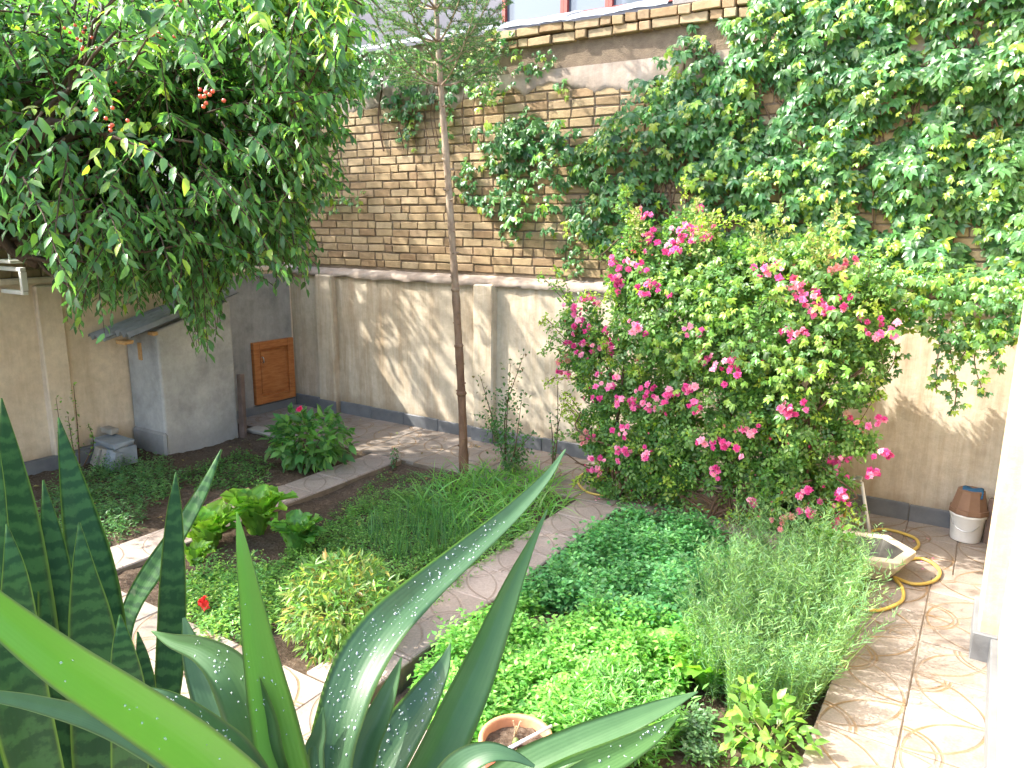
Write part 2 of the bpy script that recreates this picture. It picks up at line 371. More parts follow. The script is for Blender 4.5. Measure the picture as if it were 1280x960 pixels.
# ================================================================== SETTING
YB = 5.55; XL = -6.30
S = 60
g = link('ground', mesh('ground', [(-S,-S,-.35),(S,-S,-.35),(S,S,-.35),(-S,S,-.35)], [(0,1,2,3)]), 'grass_soil'); tag(g, kind='structure')
def soil_bed(name, x0, x1, y0, y1, z, amp, res=.022):
    nx = int((x1-x0)/res)+1; ny = int((y1-y0)/res)+1
    X, Y = np.meshgrid(np.linspace(x0, x1, nx), np.linspace(y0, y1, ny), indexing='ij'); Z = np.full(X.shape, z)
    for i in range(nx):
        for j in range(ny):
            p = Vector((X[i, j]*3, Y[i, j]*3, 1.7)); Z[i, j] += amp*mnoise.noise(p)+amp*.45*mnoise.noise(p*4)+amp*.35*mnoise.noise(p*11)
    V = np.stack([X, Y, Z], 2).reshape(-1, 3); I = np.arange(nx*ny).reshape(nx, ny)
    Fc = np.stack([I[:-1, :-1], I[1:, :-1], I[1:, 1:], I[:-1, 1:]], 2).reshape(-1, 4)
    return tag(link(name, fastmesh(name, V, Fc), 'soil', None, True), kind='structure')
soil_bed('soil_bed_left', -6.3, -4.34, 2.04, 4.64, -.03, .035)
soil_bed('soil_bed_middle', -4.03, -2.37, 2.04, 4.64, -.035, .022)
soil_bed('soil_bed_right', -2.01, -.40, 2.0, 4.72, -.10, .03)
TS = .3
tile_me = [mesh('tile', *chbox((-.1475, -.1475, -.03), (.1475, .1475, .0), .004)) for _ in range(1)]
def paving(name, x0, y0, nx, ny, turn=0, zbase=-.2, skip=None):
    """a bed of grout carrying single tiles"""
    x1, y1 = x0+nx*TS, y0+ny*TS
    mb = MB(); mb.box((x0+.002, y0+.002, zbase), (x1-.002, y1-.002, -.006)); base = mb.build(name, 'grout'); tag(base, kind='structure')
    for i in range(nx):
        for j in range(ny):
            if skip and skip(i, j): continue
            t = link('tile', tile_me[0], 'tile', base); t.location = (x0+(i+.5)*TS, y0+(j+.5)*TS, rng.normal(0, .0012))
            t.rotation_euler = (rng.normal(0, .004), rng.normal(0, .004), math.pi/2*((i+2*j+turn) % 4 if (i+j) % 2 else (2*i+j+turn+1) % 4)+rng.normal(0, .006))
    return base
paving('back_path', -6.3, 4.65, 22, 3)
paving('side_path', -.4, 2.05, 2, 9, 1)
paving('side_path', -.4, 4.755, 3, 0) if False else None
paving('front_path', -6.1, .85, 21, 4, 2)
def strip(name, x0, y0, n, step):
    mb = MB(); wd = .33; mb.box((x0, y0, -.22), (x0+wd, y0+n*step, -.006)); base = mb.build(name, 'grout'); tag(base, kind='structure')
    me = mesh('slab', *chbox((-wd/2+.002, -step/2+.002, -.05), (wd/2-.002, step/2-.002, .004), .006))
    for k in range(n):
        t = link('slab', me, 'slab', base); t.location = (x0+wd/2, y0+(k+.5)*step, rng.normal(0, .002)); t.rotation_euler = (rng.normal(0, .006), rng.normal(0, .004), math.pi*(k % 2))
    return base
strip('divider_path', -4.355, 2.055, 8, .323)
strip('divider_path', -2.365, 2.055, 8, .323)
# ------------------------------------------------------------------ back wall
bw = thing('garden_wall', (-2.8, YB+.2, 0), 'tall back garden wall, stained plaster below and buff brick above, half covered by creeper', 'wall')
mb = MB()
# plaster lower body with an uneven front
nx, nz = 120, 26; xs = np.linspace(XL-.25, .9, nx); zs = np.linspace(-.3, 1.44, nz); V = []; Fc = []
for x in xs:
    for z in zs: V.append((x, YB+.012*mnoise.noise(Vector((x*1.3, z*1.3, 3)))+.003*mnoise.noise(Vector((x*9, z*9, 5))), z))
for i in range(nx-1):
    for j in range(nz-1): a = i*nz+j; Fc.append((a, a+nz, a+nz+1, a+1))
mb.add(V, Fc); mb.box((XL, YB+.03, -.3), (.9, YB+.32, 1.43))
adopt(bw, mb.build('plaster_body', 'plaster_back', None, True))
# rough cement ledge on top of the plaster
V = []; Fc = []; nx = 150; prof = [(-.025, 1.405), (-.035, 1.43), (-.012, 1.462), (.05, 1.482), (.11, 1.50)]
for i in range(nx):
    x = XL+(7.2)*i/(nx-1)
    for k, (dy, z) in enumerate(prof):
        n1 = mnoise.noise(Vector((x*5, k*2.1, 1))); n2 = mnoise.noise(Vector((x*17, k*1.3, 8)))
        V.append((x, YB+dy+.018*n1+.008*n2*(k < 4), z+.012*n1+.012*n2*(k < 4)))
for i in range(nx-1):
    for k in range(len(prof)-1): a = i*len(prof)+k; Fc.append((a, a+len(prof), a+len(prof)+1, a+1))
adopt(bw, link('ledge', mesh('ledge', V, Fc), 'cement_patch', None, True))
for (x0, x1) in ((-5.86, -5.63), (-3.88, -3.67), (-1.75, -1.54)):
    p = MB().box((x0, YB-.075, -.25), (x1, YB+.05, 1.425), .012, .002).build('pilaster', 'plaster_back'); adopt(bw, p)
    p2 = MB().box((x0-.012, YB-.092, -.2), (x1+.012, YB-.07, .125), .004).build('plinth_stone', 'plinth_stone'); adopt(bw, p2)
x = XL+.02; pil = [(-5.88, -5.61), (-3.90, -3.65), (-1.77, -1.52), (.9, .9)]
for (a, b_) in [(XL+.02, -5.88), (-5.61, -3.90), (-3.65, -1.77), (-1.52, .10)]:
    n = max(1, round((b_-a)/.45)); st = (b_-a)/n
    for k in range(n):
        adopt(bw, MB().box((a+k*st+.002, YB-.028, -.2), (a+(k+1)*st-.002, YB-.002, .115+rng.normal(0, .004)), .004, .001).build('plinth_stone', 'plinth_stone'))
# brickwork
YW = YB+.075; CH = .0742; BL = .2; JT = .012
bm = [mesh('brick', *chbox((-BL/2, -.05, -.031), (BL/2, .05, .031), .005, .002)) for _ in range(10)]
hm = [mesh('brick', *chbox((-.044, -.05, -.031), (.044, .05, .031), .005, .002)) for _ in range(5)]
adopt(bw, MB().box((XL, YW+.001, 1.44), (.9, YW+.22, 3.36)).build('mortar_core', 'mortar'))
cands = []
zt = 3.02
for k in range(21):
    z = 1.515+CH*(k+.5); x = XL-.1+(.106 if k % 2 else 0)+rng.uniform(-.02, .02)
    while x < .9:
        half = rng.random() < .14; l = .088 if half else BL
        cands.append((x+l/2, z, half, k)); x += l+JT
allb = []
for (x, z, half, k) in cands:
    top = zt+.10*mnoise.noise(Vector((x*1.1, 3.3, 1)))+.06*mnoise.noise(Vector((x*4, 1.3, 1)))
    if z > top: continue
    px = proj((x, YW-.04, z))[0]; score = 0
    vis = 430 < px[0] < 860 and 150 < px[1] < 345
    allb.append((vis, x, z, half))
allb.sort(key=lambda q: (-int(q[0]), abs(proj((q[1], YW, q[2]))[0][0]-600)))
nb = 0; bj = MB()
for i, (vis, x, z, half) in enumerate(allb):
    dy = rng.normal(0, .0025); rot = rng.normal(0, .004)
    if vis and nb < 298:
        me = (hm if half else bm)[rng.integers(5 if half else 10)]; o = link('brick', me, 'brick'); o.location = (x, YW+.04+dy, z+rng.normal(0, .002)); o.rotation_euler = (rng.normal(0, .01), rot, rng.normal(0, .008)); adopt(bw, o); nb += 1
    else:
        me = (hm if half else bm)[0]; l = .044 if half else BL/2
        bj.box((x-l, YW-.01+dy, z-.031), (x+l, YW+.09+dy, z+.031), .005, .002, c=(rng.random(),)*3)
o = bj.build('brickwork', 'brick_joined'); tag(o, kind='stuff'); adopt(bw, o)
# smeared cement under the beam, concrete beam, oversailing courses
V = []; Fc = []; nx = 260; nz = 10
for i in range(nx):
    x = XL+7.1*i/(nx-1); lo = 2.99+.10*mnoise.noise(Vector((x*1.1, 3.3, 1)))+.08*mnoise.noise(Vector((x*3, 6, 1)))+.06*mnoise.noise(Vector((x*8, 2, 1)))+.03*mnoise.noise(Vector((x*23, 2, 1)))
    for j in range(nz):
        u = j/(nz-1); z = lo+(3.16-lo)*u; e = .02*math.sin(math.pi*min(1, u*1.2)) if u > 0 else 0
        V.append((x, YW-.014-e*.15+(.01 if j in (0,) else 0)+.007*mnoise.noise(Vector((x*6, z*6, 4))), z))
for i in range(nx-1):
    for j in range(nz-1): a = i*nz+j; Fc.append((a, a+nz, a+nz+1, a+1))
adopt(bw, link('cement_smear', mesh('cement_smear', V, Fc), 'cement_patch', None, True))
mb = MB(); x = XL
while x < .9:
    l = rng.uniform(.35, .9); mb.box((x, YW+rng.uniform(.0, .02), 3.12+rng.uniform(-.01, .02)), (min(x+l, .9)-.004, YW+.2, 3.345), .006, .002); x += l
adopt(bw, mb.build('concrete_beam', 'concrete_band'))
cn = 0
for k in range(2):
    x = XL+.05+k*.1
    while x < .8:
        half = rng.random() < .5; l = .088 if half else BL; me = (hm if half else bm)[rng.integers(5)]
        px = proj((x+l/2, YW-.06, 3.38))[0][0]
        if 560 < px < 1290:
            o = link('cornice_brick', me, 'brick'); o.location = (x+l/2, YW-.005-.012*k+rng.normal(0, .008), 3.382+k*.072+rng.normal(0, .003)); o.rotation_euler = (rng.normal(0, .02), rng.normal(0, .015), rng.normal(0, .03)); adopt(bw, o)
        x += l+.014
adopt(bw, MB().box((XL, YW+.012, 3.347), (.9, YW+.2, 3.5)).build('cornice_core', 'mortar'))
adopt(bw, MB().box((-2.2, YW-.03, 3.495), (.9, YW+.25, 3.56), .01, .003).build('coping', 'concrete_band'))
# crumpled metal flashing
def flash(x0, x1, z0):
    nx, ny = 46, 10; V = []; Fc = []
    for i in range(nx):
        x = x0+(x1-x0)*i/(nx-1)
        for j in range(ny):
            u = j/(ny-1); d = .016*mnoise.noise(Vector((x*5, u*2, z0)))+.010*mnoise.noise(Vector((x*14, u*4, z0)))
            if j == 0: V.append((x, YW-.075+d*.5, z0-.035+d*.8))
            else: V.append((x, YW-.08+.46*u+d*.4, z0+.13*u+d))
    for i in range(nx-1):
        for j in range(ny-1): a = i*ny+j; Fc.append((a, a+ny, a+ny+1, a+1))
    return adopt(bw, link('flashing_sheet', mesh('flashing_sheet', V, Fc), 'flashing', None, True))
flash(XL, -4.9, 3.535); flash(-4.92, -3.05, 3.54); flash(-3.08, -2.22, 3.535)
# ------------------------------------------------------------------ left wall
lw = thing('side_wall', (XL-.15, 3, 0), 'lower side garden wall of tan plaster with brick top, wooden hatch and grey cement patch', 'wall')
nx, nz = 70, 24; V = []; Fc = []
for i in range(nx):
    y = .3+5.25*i/(nx-1)
    for j in range(nz): z = -.3+1.76*j/(nz-1); V.append((XL+.014*mnoise.noise(Vector((y*1.5, z*1.5, 9))), y, z))
for i in range(nx-1):
    for j in range(nz-1): a = i*nz+j; Fc.append((a, a+1, a+nz+1, a+nz))
mb = MB(); mb.add(V, Fc); mb.box((XL-.3, .3, -.3), (XL-.03, YB-.002, 1.45)); adopt(lw, mb.build('plaster_body', 'plaster_side', None, True))
for (y0, y1) in ((2.98, 3.17), (1.2, 1.4)):
    adopt(lw, MB().box((XL-.02, y0, -.2), (XL+.055, y1, 1.44), .01, .002).build('pilaster', 'plaster_side'))
y = .4
for k in range(7):
    adopt(lw, MB().box((XL+.016, y+.002, -.2), (XL+(.085 if 2.6 < y < 3.2 else .04), y+.45, .09+rng.normal(0, .006)), .004, .001).build('plinth_stone', 'plinth_stone')); y += .452
adopt(lw, MB().box((XL-.2, .3, 1.44), (XL-.08, YB, 1.98)).build('mortar_core', 'mortar'))
mb = MB()
for k in range(6):
    y = .35+(k % 2)*.1; z = 1.50+CH*(k+.5)
    while y < 5.4: mb.box((XL-.14, y, z-.0295), (XL-.065+rng.normal(0, .004), y+BL, z+.0295), .007, .003, c=(rng.random()*.5,)*3); y += BL+JT
o = mb.build('brickwork', 'brick_joined'); tag(o, kind='stuff'); adopt(lw, o)
adopt(lw, MB().box((XL-.19, .3, 1.455), (XL+.03, YB-.04, 1.5), .012, .003).build('ledge', 'plaster_side'))
adopt(lw, MB().box((XL-.01, 4.43, -.1), (XL+.028, 5.515, 1.42), .01, .003).build('cement_render', 'cement_dark'))
adopt(lw, MB().box((XL+.02, 4.43, -.1), (XL+.045, 5.50, .085), .005, .002).build('plinth_stone', 'plinth_stone'))
hx = XL+.03
door = MB(); y0, y1, z0, z1, fw = 4.965, 5.485, .10, .745, .075
door.box((hx, y0+fw, z0+fw), (hx+.016, y1-fw, z1-fw)); d = door.build('hatch_door', 'orange_wood'); adopt(lw, d)
tag(d, 'orange wooden hatch door with a raised panel and small handle')
for (a, b_) in (((hx, y0, z0), (hx+.045, y0+fw, z1)), ((hx, y1-fw, z0), (hx+.045, y1, z1)), ((hx, y0+fw, z0), (hx+.043, y1-fw, z0+fw)), ((hx, y0+fw, z1-fw), (hx+.043, y1-fw, z1))):
    f_ = MB().box(a, b_, .004).build('frame_rail', 'orange_wood'); f_.parent = d
f_ = MB().box((hx+.014, y0+fw+.022, z0+fw+.022), (hx+.025, y1-fw-.022, z1-fw-.022), .008).build('panel', 'orange_wood'); f_.parent = d
f_ = MB().tube(spline([(hx+.026, y0+.115, z1-.16), (hx+.045, y0+.115, z1-.165), (hx+.045, y0+.118, z1-.21), (hx+.026, y0+.118, z1-.215)], 4), .006, 6).build('handle', 'chrome', None, True); f_.parent = d
# ------------------------------------------------------------------ right house wall
rw = thing('house_wall', (.5, 3, 0), 'cream plastered house wall with corner pilaster and grey plinth beside the tiled path', 'wall')
adopt(rw, MB().box((.205, 1.25, -.3), (.5, YB-.03, 3.2), .006).build('plaster_body', 'plaster_house'))
adopt(rw, MB().box((.125, 3.83, -.2), (.26, 4.2, 3.2), .008).build('pilaster', 'plaster_house'))
for (a, b_) in (((.105, 3.805, -.1), (.208, 4.22, .135)),): adopt(rw, MB().box(a, b_, .005).build('plinth_stone', 'plinth_stone'))
y = 1.3
while y < 3.75: adopt(rw, MB().box((.178, y, -.1), (.21, min(y+.5, 3.803)-.003, .13), .004).build('plinth_stone', 'plinth_stone')); y += .5
# ------------------------------------------------------------------ house beyond the wall
YH = 6.55
hb = thing('neighbour_house', (-4, YH, 0), 'grey rendered house with red framed windows beyond the back wall', 'house')
xw0, xw1 = PY(629, 20, YH)[0], PY(900, 0, YH)[0]; zs = 3.79
mb = MB(); mb.box((-16, YH, -.3), (xw0, YH+.3, 7)); mb.box((xw0, YH, -.3), (xw1, YH+.3, zs)); mb.box((xw1, YH, -.3), (3, YH+.3, 7)); mb.box((xw0, YH, 5.3), (xw1, YH+.3, 7))
adopt(hb, mb.build('wall', 'house_grey'))
edges = [629, 706, 762, 835, 900]
for k in range(4):
    xa, xb = PY(edges[k], 0, YH)[0], PY(edges[k+1], 0, YH)[0]
    wd = MB(); fw = .035
    for (a, b_) in (((xa+.001, YH-.02, zs+.002), (xa+fw, YH+.06, 5.298)), ((xb-fw, YH-.02, zs+.002), (xb-.001, YH+.06, 5.298)), ((xa+fw, YH-.018, zs+.002), (xb-fw, YH+.06, zs+fw)), ((xa+fw, YH-.018, 5.25), (xb-fw, YH+.06, 5.298))): wd.box(a, b_)
    wf = wd.build('window', 'red_frame'); adopt(hb, wf)
    gl = MB().box((xa+fw, YH+.02, zs+fw), (xb-fw, YH+.03, 5.25)).build('pane', 'window_glass'); gl.parent = wf
# ------------------------------------------------------------------ shed
sh = thing('shed', (-6.05, 4.05, 0), 'small grey cement shed with sloping corrugated roof against the side wall', 'shed')
zr = lambda y: .985+.265*(y-3.35)
def prism(x0, x1, y0, y1, zb):
    nx, ny, nzz = 3, 14, 12; V = []; Fc = []
    return [(x0,y0,zb),(x1,y0,zb),(x1,y1,zb),(x0,y1,zb),(x0,y0,zr(y0)-.02),(x1,y0,zr(y0)-.02),(x1,y1,zr(y1)-.02),(x0,y1,zr(y1)-.02)], [(0,3,2,1),(4,5,6,7),(0,1,5,4),(1,2,6,5),(2,3,7,6),(3,0,4,7)]
body = link('body', mesh('body', *prism(XL+.016, -5.82, 3.68, 4.42, -.2)), 'cement'); adopt(sh, body)
md = body.modifiers.new('Bevel', 'BEVEL'); md.width = .02; md.segments = 2
def corrug(x0, x1, y0, y1, dz):
    V = []; Fc = []; nx = 34; 
    for i in range(nx):
        x = x0+(x1-x0)*i/(nx-1)
        for (y, s) in ((y0, 0), (y1, 0), (y1, .007), (y0, .007)): V.append((x, y, zr(y)+dz+.021*math.sin((x-x0)*2*math.pi/.085)+s+.006*mnoise.noise(Vector((x*4, y*3, 2)))))
    for i in range(nx-1):
        a = i*4
        for k in range(4): Fc.append((a+k, a+4+k, a+4+(k+1) % 4, a+(k+1) % 4))
    return V, Fc
for (x0, x1, y0, y1, dz) in ((XL+.02, -6.02, 3.36, 4.5, .012), (-6.045, -5.80, 3.44, 4.5, .030)):
    adopt(sh, link('roof_sheet', mesh('roof_sheet', *corrug(x0, x1, y0, y1, dz)), 'roof_sheet', None, True))
adopt(sh, MB().box((-5.99, 3.42, zr(3.45)-.05), (-5.86, 3.50, zr(3.45)-.018), .004, .002).build('roof_batten', 'raw_wood'))
adopt(sh, MB().box((-5.86, 3.62, zr(3.65)-.045), (-5.785, 3.67, zr(3.65)-.015), .004, .002).build('roof_batten', 'raw_wood'))
adopt(sh, MB().box((-6.10, 3.668, .78), (-6.055, 3.69, .93), .003).build('wooden_block', 'raw_wood'))
adopt(sh, MB().box((XL+.02, 3.655, -.1), (-5.81, 3.70, .17), .02, .006).build('base_course', 'cement_dark'))
tag(MB().box((-5.815, 4.425, -.06), (-5.76, 4.47, .56), .006, .004).build('wooden_post', 'rust_post'), 'short brown post standing at the corner of the cement shed', 'post')
# stone slabs stacked at the foot of the shed
sl_ = [((-6.22, 3.36), (.16, .13, .15), 0, 0, .05, 'plinth_stone', 'blue-grey stone block at the side wall end of the slab heap'),
       ((-6.07, 3.40), (.11, .07, .20), 0, -.35, -.12, 'slab_buff', 'wide buff stone slab leaning in the middle of the slab heap'), ((-5.975, 3.41), (.055, .07, .19), 0, -.30, .06, 'slab_buff', 'narrow buff stone leaning beside the grey end slabs'),
       ((-5.90, 3.41), (.075, .07, .20), 0, -.32, .02, 'slab_stone', 'grey stone slab leaning upright next to the narrow buff stone'), ((-5.825, 3.41), (.055, .08, .19), 0, -.3, .16, 'slab_stone', 'thin grey stone slab nearest the shed corner in the heap'),
       ((-6.03, 3.555), (.36, .16, .2), 0, 0, .0, 'slab_stone', 'grey stone block hidden behind the leaning slabs of the heap'),
       ((-6.03, 3.545), (.36, .17, .055), .202, .09, -.05, 'slab_stone', 'long grey stone slab lying across the top of the slab heap'), ((-6.17, 3.60), (.15, .08, .06), .272, .0, .1, 'slab_buff', 'small pale stone block on top of the slab heap')]
for ((x, y), (wx, wy, hz), z, lean, rz, mt_, lab) in sl_:
    o = MB().box((-wx/2, -wy/2, 0), (wx/2, wy/2, hz), .007, .004).build('stone_slab', mt_)
    o.scale = (1, 1, .8); o.location = (x, y-.2, z*.8-.035); o.rotation_euler = (lean, rng.normal(0, .03), rz); tag(o, lab, 'stone slab', 'stone slabs heaped by the shed')
tag(MB().box((-5.85, 4.52, -.02), (-5.2, 4.66, .02), .01, .004).build('stone_step', 'slab_buff'), 'pale flat stone step on the soil below the wooden hatch', 'step')
# white metal bracket on the side wall
br = thing('metal_shelf', (XL+.12, 2.8, 1.42), 'white metal shelf frame fixed high on the side wall', 'shelf')
mb = MB()
for (a, b_) in (((XL+.0, 2.76, 1.405), (-5.97, 2.80, 1.435)), ((XL+.0, 2.76, 1.575), (-5.97, 2.80, 1.605)), ((-6.00, 2.758, 1.436), (-5.966, 2.802, 1.574))): mb.box(a, b_, .004)
adopt(br, mb.build('frame', 'white_metal'))
adopt(br, MB().box((XL-.02, 2.74, 1.63), (-6.06, 3.0, 1.655), .004).build('shelf_board', 'white_metal')); adopt(br, MB().tube([(-6.19, 2.8, 1.64), (-6.22, 2.8, 2.0)], .008).build('rod', 'white_metal'))
# ================================================================== PLANTS
def sphere_pts(n, shell=.55):
    d = rand_dirs(n); return d, d*(shell+(1-shell)*rng.random((n, 1))**.6)
# ------------------------------------------------------------------ broadleaf trees (cherry): drooping twigs with hanging leaves
def twig_leaves(fo, A, B, sag, per, L, cols, wts, lw=.44, T=T8, young=None):
    n = len(A); u = np.tile(np.linspace(.08, 1, per), n); A2 = np.repeat(A, per, 0); B2 = np.repeat(B, per, 0); sg = np.repeat(sag, per)
    P = A2+(B2-A2)*u[:, None]; P[:, 2] -= sg*u*u
    ax = unit(B2-A2+np.array([0, 0, -1])*(sg*2*u)[:, None]); side = unit(np.cross(ax, [0, 0, 1.0]))*np.where(np.arange(n*per) % 2, 1, -1)[:, None]
    D = unit(ax*.5+side*.75+np.array([0, 0, -.55])+rng.normal(0, .28, (n*per, 3))); Nn = unit(np.array([0, 0, 1.0])+rng.normal(0, .45, (n*per, 3)))
    ln = L*rng.uniform(.65, 1.2, n*per)*(1-.3*u)
    fo.add(P, D, Nn, ln, ln*lw, palette(n*per, cols, wts), T)
    return P
def limb(mb, a, b, r0, r1, wob=.08, n=7, sides=7):
    a, b = np.array(a, float), np.array(b, float); ts = np.linspace(0, 1, n); off = rng.normal(0, wob, (n, 3)); off[0] = 0
    pts = [a+(b-a)*t+off[i]*math.sin(math.pi*t)*np.linalg.norm(b-a)*.6 for i, t in enumerate(ts)]
    mb.tube(pts, [r0+(r1-r0)*t for t in ts], sides); return pts
CHERRY = [(.07, .175, .062), (.095, .22, .07), (.135, .28, .07), (.25, .37, .055)]
def tree(name, label, base, fork, centre, rad, ntw, per, L, cut=None, limbs=9, r0=.11, clumps=46, cols=CHERRY, wts=(4, 4, 2, .5), lowz=None, twl=(.3, .62)):
    t_ = thing(name, base, label, 'tree'); mb = MB(); c = np.array(centre); R = np.array(rad)
    limb(mb, base, fork, r0, r0*.75, .04, 8, 10)
    cl = []
    while len(cl) < clumps:
        d, p = sphere_pts(1, .35); q = c+p[0]*R
        if lowz and q[2] < lowz: continue
        if cut is None or cut(q[None])[0]: cl.append(q)
    cl = np.array(cl)
    for k in range(limbs):
        tgt = cl[int(k*len(cl)/limbs)]; mid = limb(mb, fork, fork+(tgt-fork)*.62, r0*.5, r0*.22)
        near = cl[np.argsort(np.linalg.norm(cl-tgt, axis=1))[:5]]
        for q in near: limb(mb, mid[rng.integers(3, 7)], q, r0*.16, .006, .06, 6, 5)
    fo = Foliage(); A = []; B = []
    while len(A) < ntw:
        q = cl[rng.integers(len(cl))]; a = q+rng.normal(0, .17, 3)*R/1.2; out = unit(a-c+np.array([0, 0, .1])); d = unit(out*.8+rng.normal(0, .5, 3)+np.array([0, 0, -.12])); b = a+d*rng.uniform(*twl)
        if cut is not None and not (cut(b[None])[0] and cut(a[None])[0]): continue
        A.append(a); B.append(b)
    A = np.array(A); B = np.array(B); sag = rng.uniform(.08, .3, ntw); tw = MB()
    for i in range(0, ntw): 
        pts = [A[i]+(B[i]-A[i])*u-np.array([0, 0, sag[i]*u*u]) for u in (0, .5, 1)]; tw.tube(pts, [.006, .004, .002], 4, False)
    P = twig_leaves(fo, A, B, sag, per, L, cols, wts)
    adopt(t_, mb.build('trunk', 'bark', None, True), tag(tw.build('twigs', 'bark', None, True), kind='stuff'), fo.build('crown', 'leaf_glossy'))
    return t_, A, B, sag
cpoly = [(-400, -400), (465, -400), (470, 10), (462, 70), (452, 125), (425, 160), (440, 205), (408, 240), (398, 290), (402, 325), (350, 345), (325, 330), (285, 352), (266, 412), (245, 415), (228, 368), (190, 362), (160, 372), (120, 380), (88, 398), (75, 360), (85, 345), (55, 322), (30, 300), (-20, 285), (-400, 300)]
def ccut(p):
    lowp = p-np.array([0, 0, .12]); k = p[:, 2]/-SUN.z; hx_, hy_ = p[:, 0]+k*SUN.x, p[:, 1]+k*SUN.y
    return inpoly(proj(p), cpoly) & inpoly(proj(lowp), cpoly) & (p[:, 2] < 3.5) & ~((hx_ > -1.95) & (hy_ < 4.5) & (rng.random(len(p)) > .5))
ct, A, B, sg = tree('cherry_tree', 'leafy cherry tree hung with small red cherries, spreading over the cement shed', (-5.75, 1.95, -.03), np.array((-5.6, 2.35, 1.9)), (-4.55, 2.85, 2.45), (1.6, 1.45, 1.25), 2900, 18, .100, ccut, 12, clumps=95)
yf = Foliage(); sel = [i for i, q in enumerate(proj(B)) if ((q[0] < 190 and 85 < q[1] < 190) or (q[0] > 300 and q[1] < 60)) and (B[i]-O)@fwd < 4.6][:170]
twig_leaves(yf, A[sel]+np.array([.02, -.08, .05]), B[sel]+np.array([.06, -.12, .06]), sg[sel], 12, .085, [(.26, .38, .05), (.32, .44, .07), (.17, .30, .05)], (1, 1, 1)); adopt(ct, yf.build('sunlit_young_sprays', 'leaf_glossy'))  # paler young sprays, with sunlight on the crown put into their leaf colour
# cherries hanging from the twigs
cher = [(62, 45), (92, 35), (135, 105), (52, 128), (255, 118), (262, 122), (205, 12), (222, 8), (200, 50), (185, 70), (140, 155), (200, 148), (180, 115), (100, 50), (235, 183)]
V0, F0 = lathe([(.0001, -.0095), (.0065, -.007), (.0095, 0), (.0068, .007), (.0001, .0085)], 8)
for (px, py) in cher:
    i = np.argmin(np.linalg.norm(proj(B-np.stack([0*sg, 0*sg, sg], 1))-np.array([px, py]), axis=1)+.6*np.linalg.norm(B-O, axis=1)*10); q = PD(px, py, float((B[i]-O)@fwd)-.06)
    mb = MB()
    for k in range(rng.integers(4, 8)):
        o_ = q+rng.normal(0, .026, 3); mb.add([np.array(v)*.85+o_ for v in V0], F0); 
    adopt(ct, tag(mb.build('cherry_bunch', 'cherry', None, True), kind='stuff'))
def bcut(p): pr = proj(p); return (pr[:, 0] < 425) & (p[:, 0] < XL-.05)
tree('tree', 'darker tree standing beyond the side wall behind the cherry tree', (-7.9, 4.6, -.3), np.array((-7.8, 4.7, 2.2)), (-7.75, 4.5, 3.9), (1.4, 1.9, 1.7), 620, 14, .12, bcut, 8, .13, 40, [(.025, .07, .022), (.04, .10, .03)], (1, 1))
# ------------------------------------------------------------------ spruce with a long bare trunk
sp = thing('spruce_tree', (-3.39, 4.66, -.03), 'slender young spruce with long bare trunk in the middle bed', 'tree')
tp = [np.array(p) for p in ((-3.39, 4.66, -.08), (-3.405, 4.66, .5), (-3.44, 4.66, 1.1), (-3.485, 4.655, 1.8), (-3.53, 4.65, 2.4), (-3.575, 4.64, 3.0), (-3.60, 4.63, 3.6), (-3.61, 4.63, 4.3), (-3.62, 4.63, 4.9))]
pts = spline(tp, 8); mb = MB(); rr = np.interp(np.linspace(0, 1, len(pts)), [0, .1, .6, 1], [.040, .033, .022, .006])
rr = [r*(1+.06*rng.normal()) for r in rr]; mb.tube(pts, rr, 10)
for k in range(46):      # knots where branches were cut
    i = rng.integers(3, 44); a = rng.random()*6.28; d = np.array((math.cos(a), math.sin(a), .35)); p = pts[i]+d*rr[i]*.7; mb.tube([p, p+d*rng.uniform(.012, .03)], [.009, .006], 6)
for z in (.62, 1.02, 1.45): i = int(np.argmin([abs(p[2]-z) for p in pts])); mb.tube([pts[i]-[0, 0, .02], pts[i]+[0, 0, .0], pts[i]+[0, 0, .02]], [rr[i]*.95, rr[i]*1.28, rr[i]*.95], 10)
tk = mb.build('trunk', 'spruce_bark', None, True); bmn = MB(); fo = Foliage()
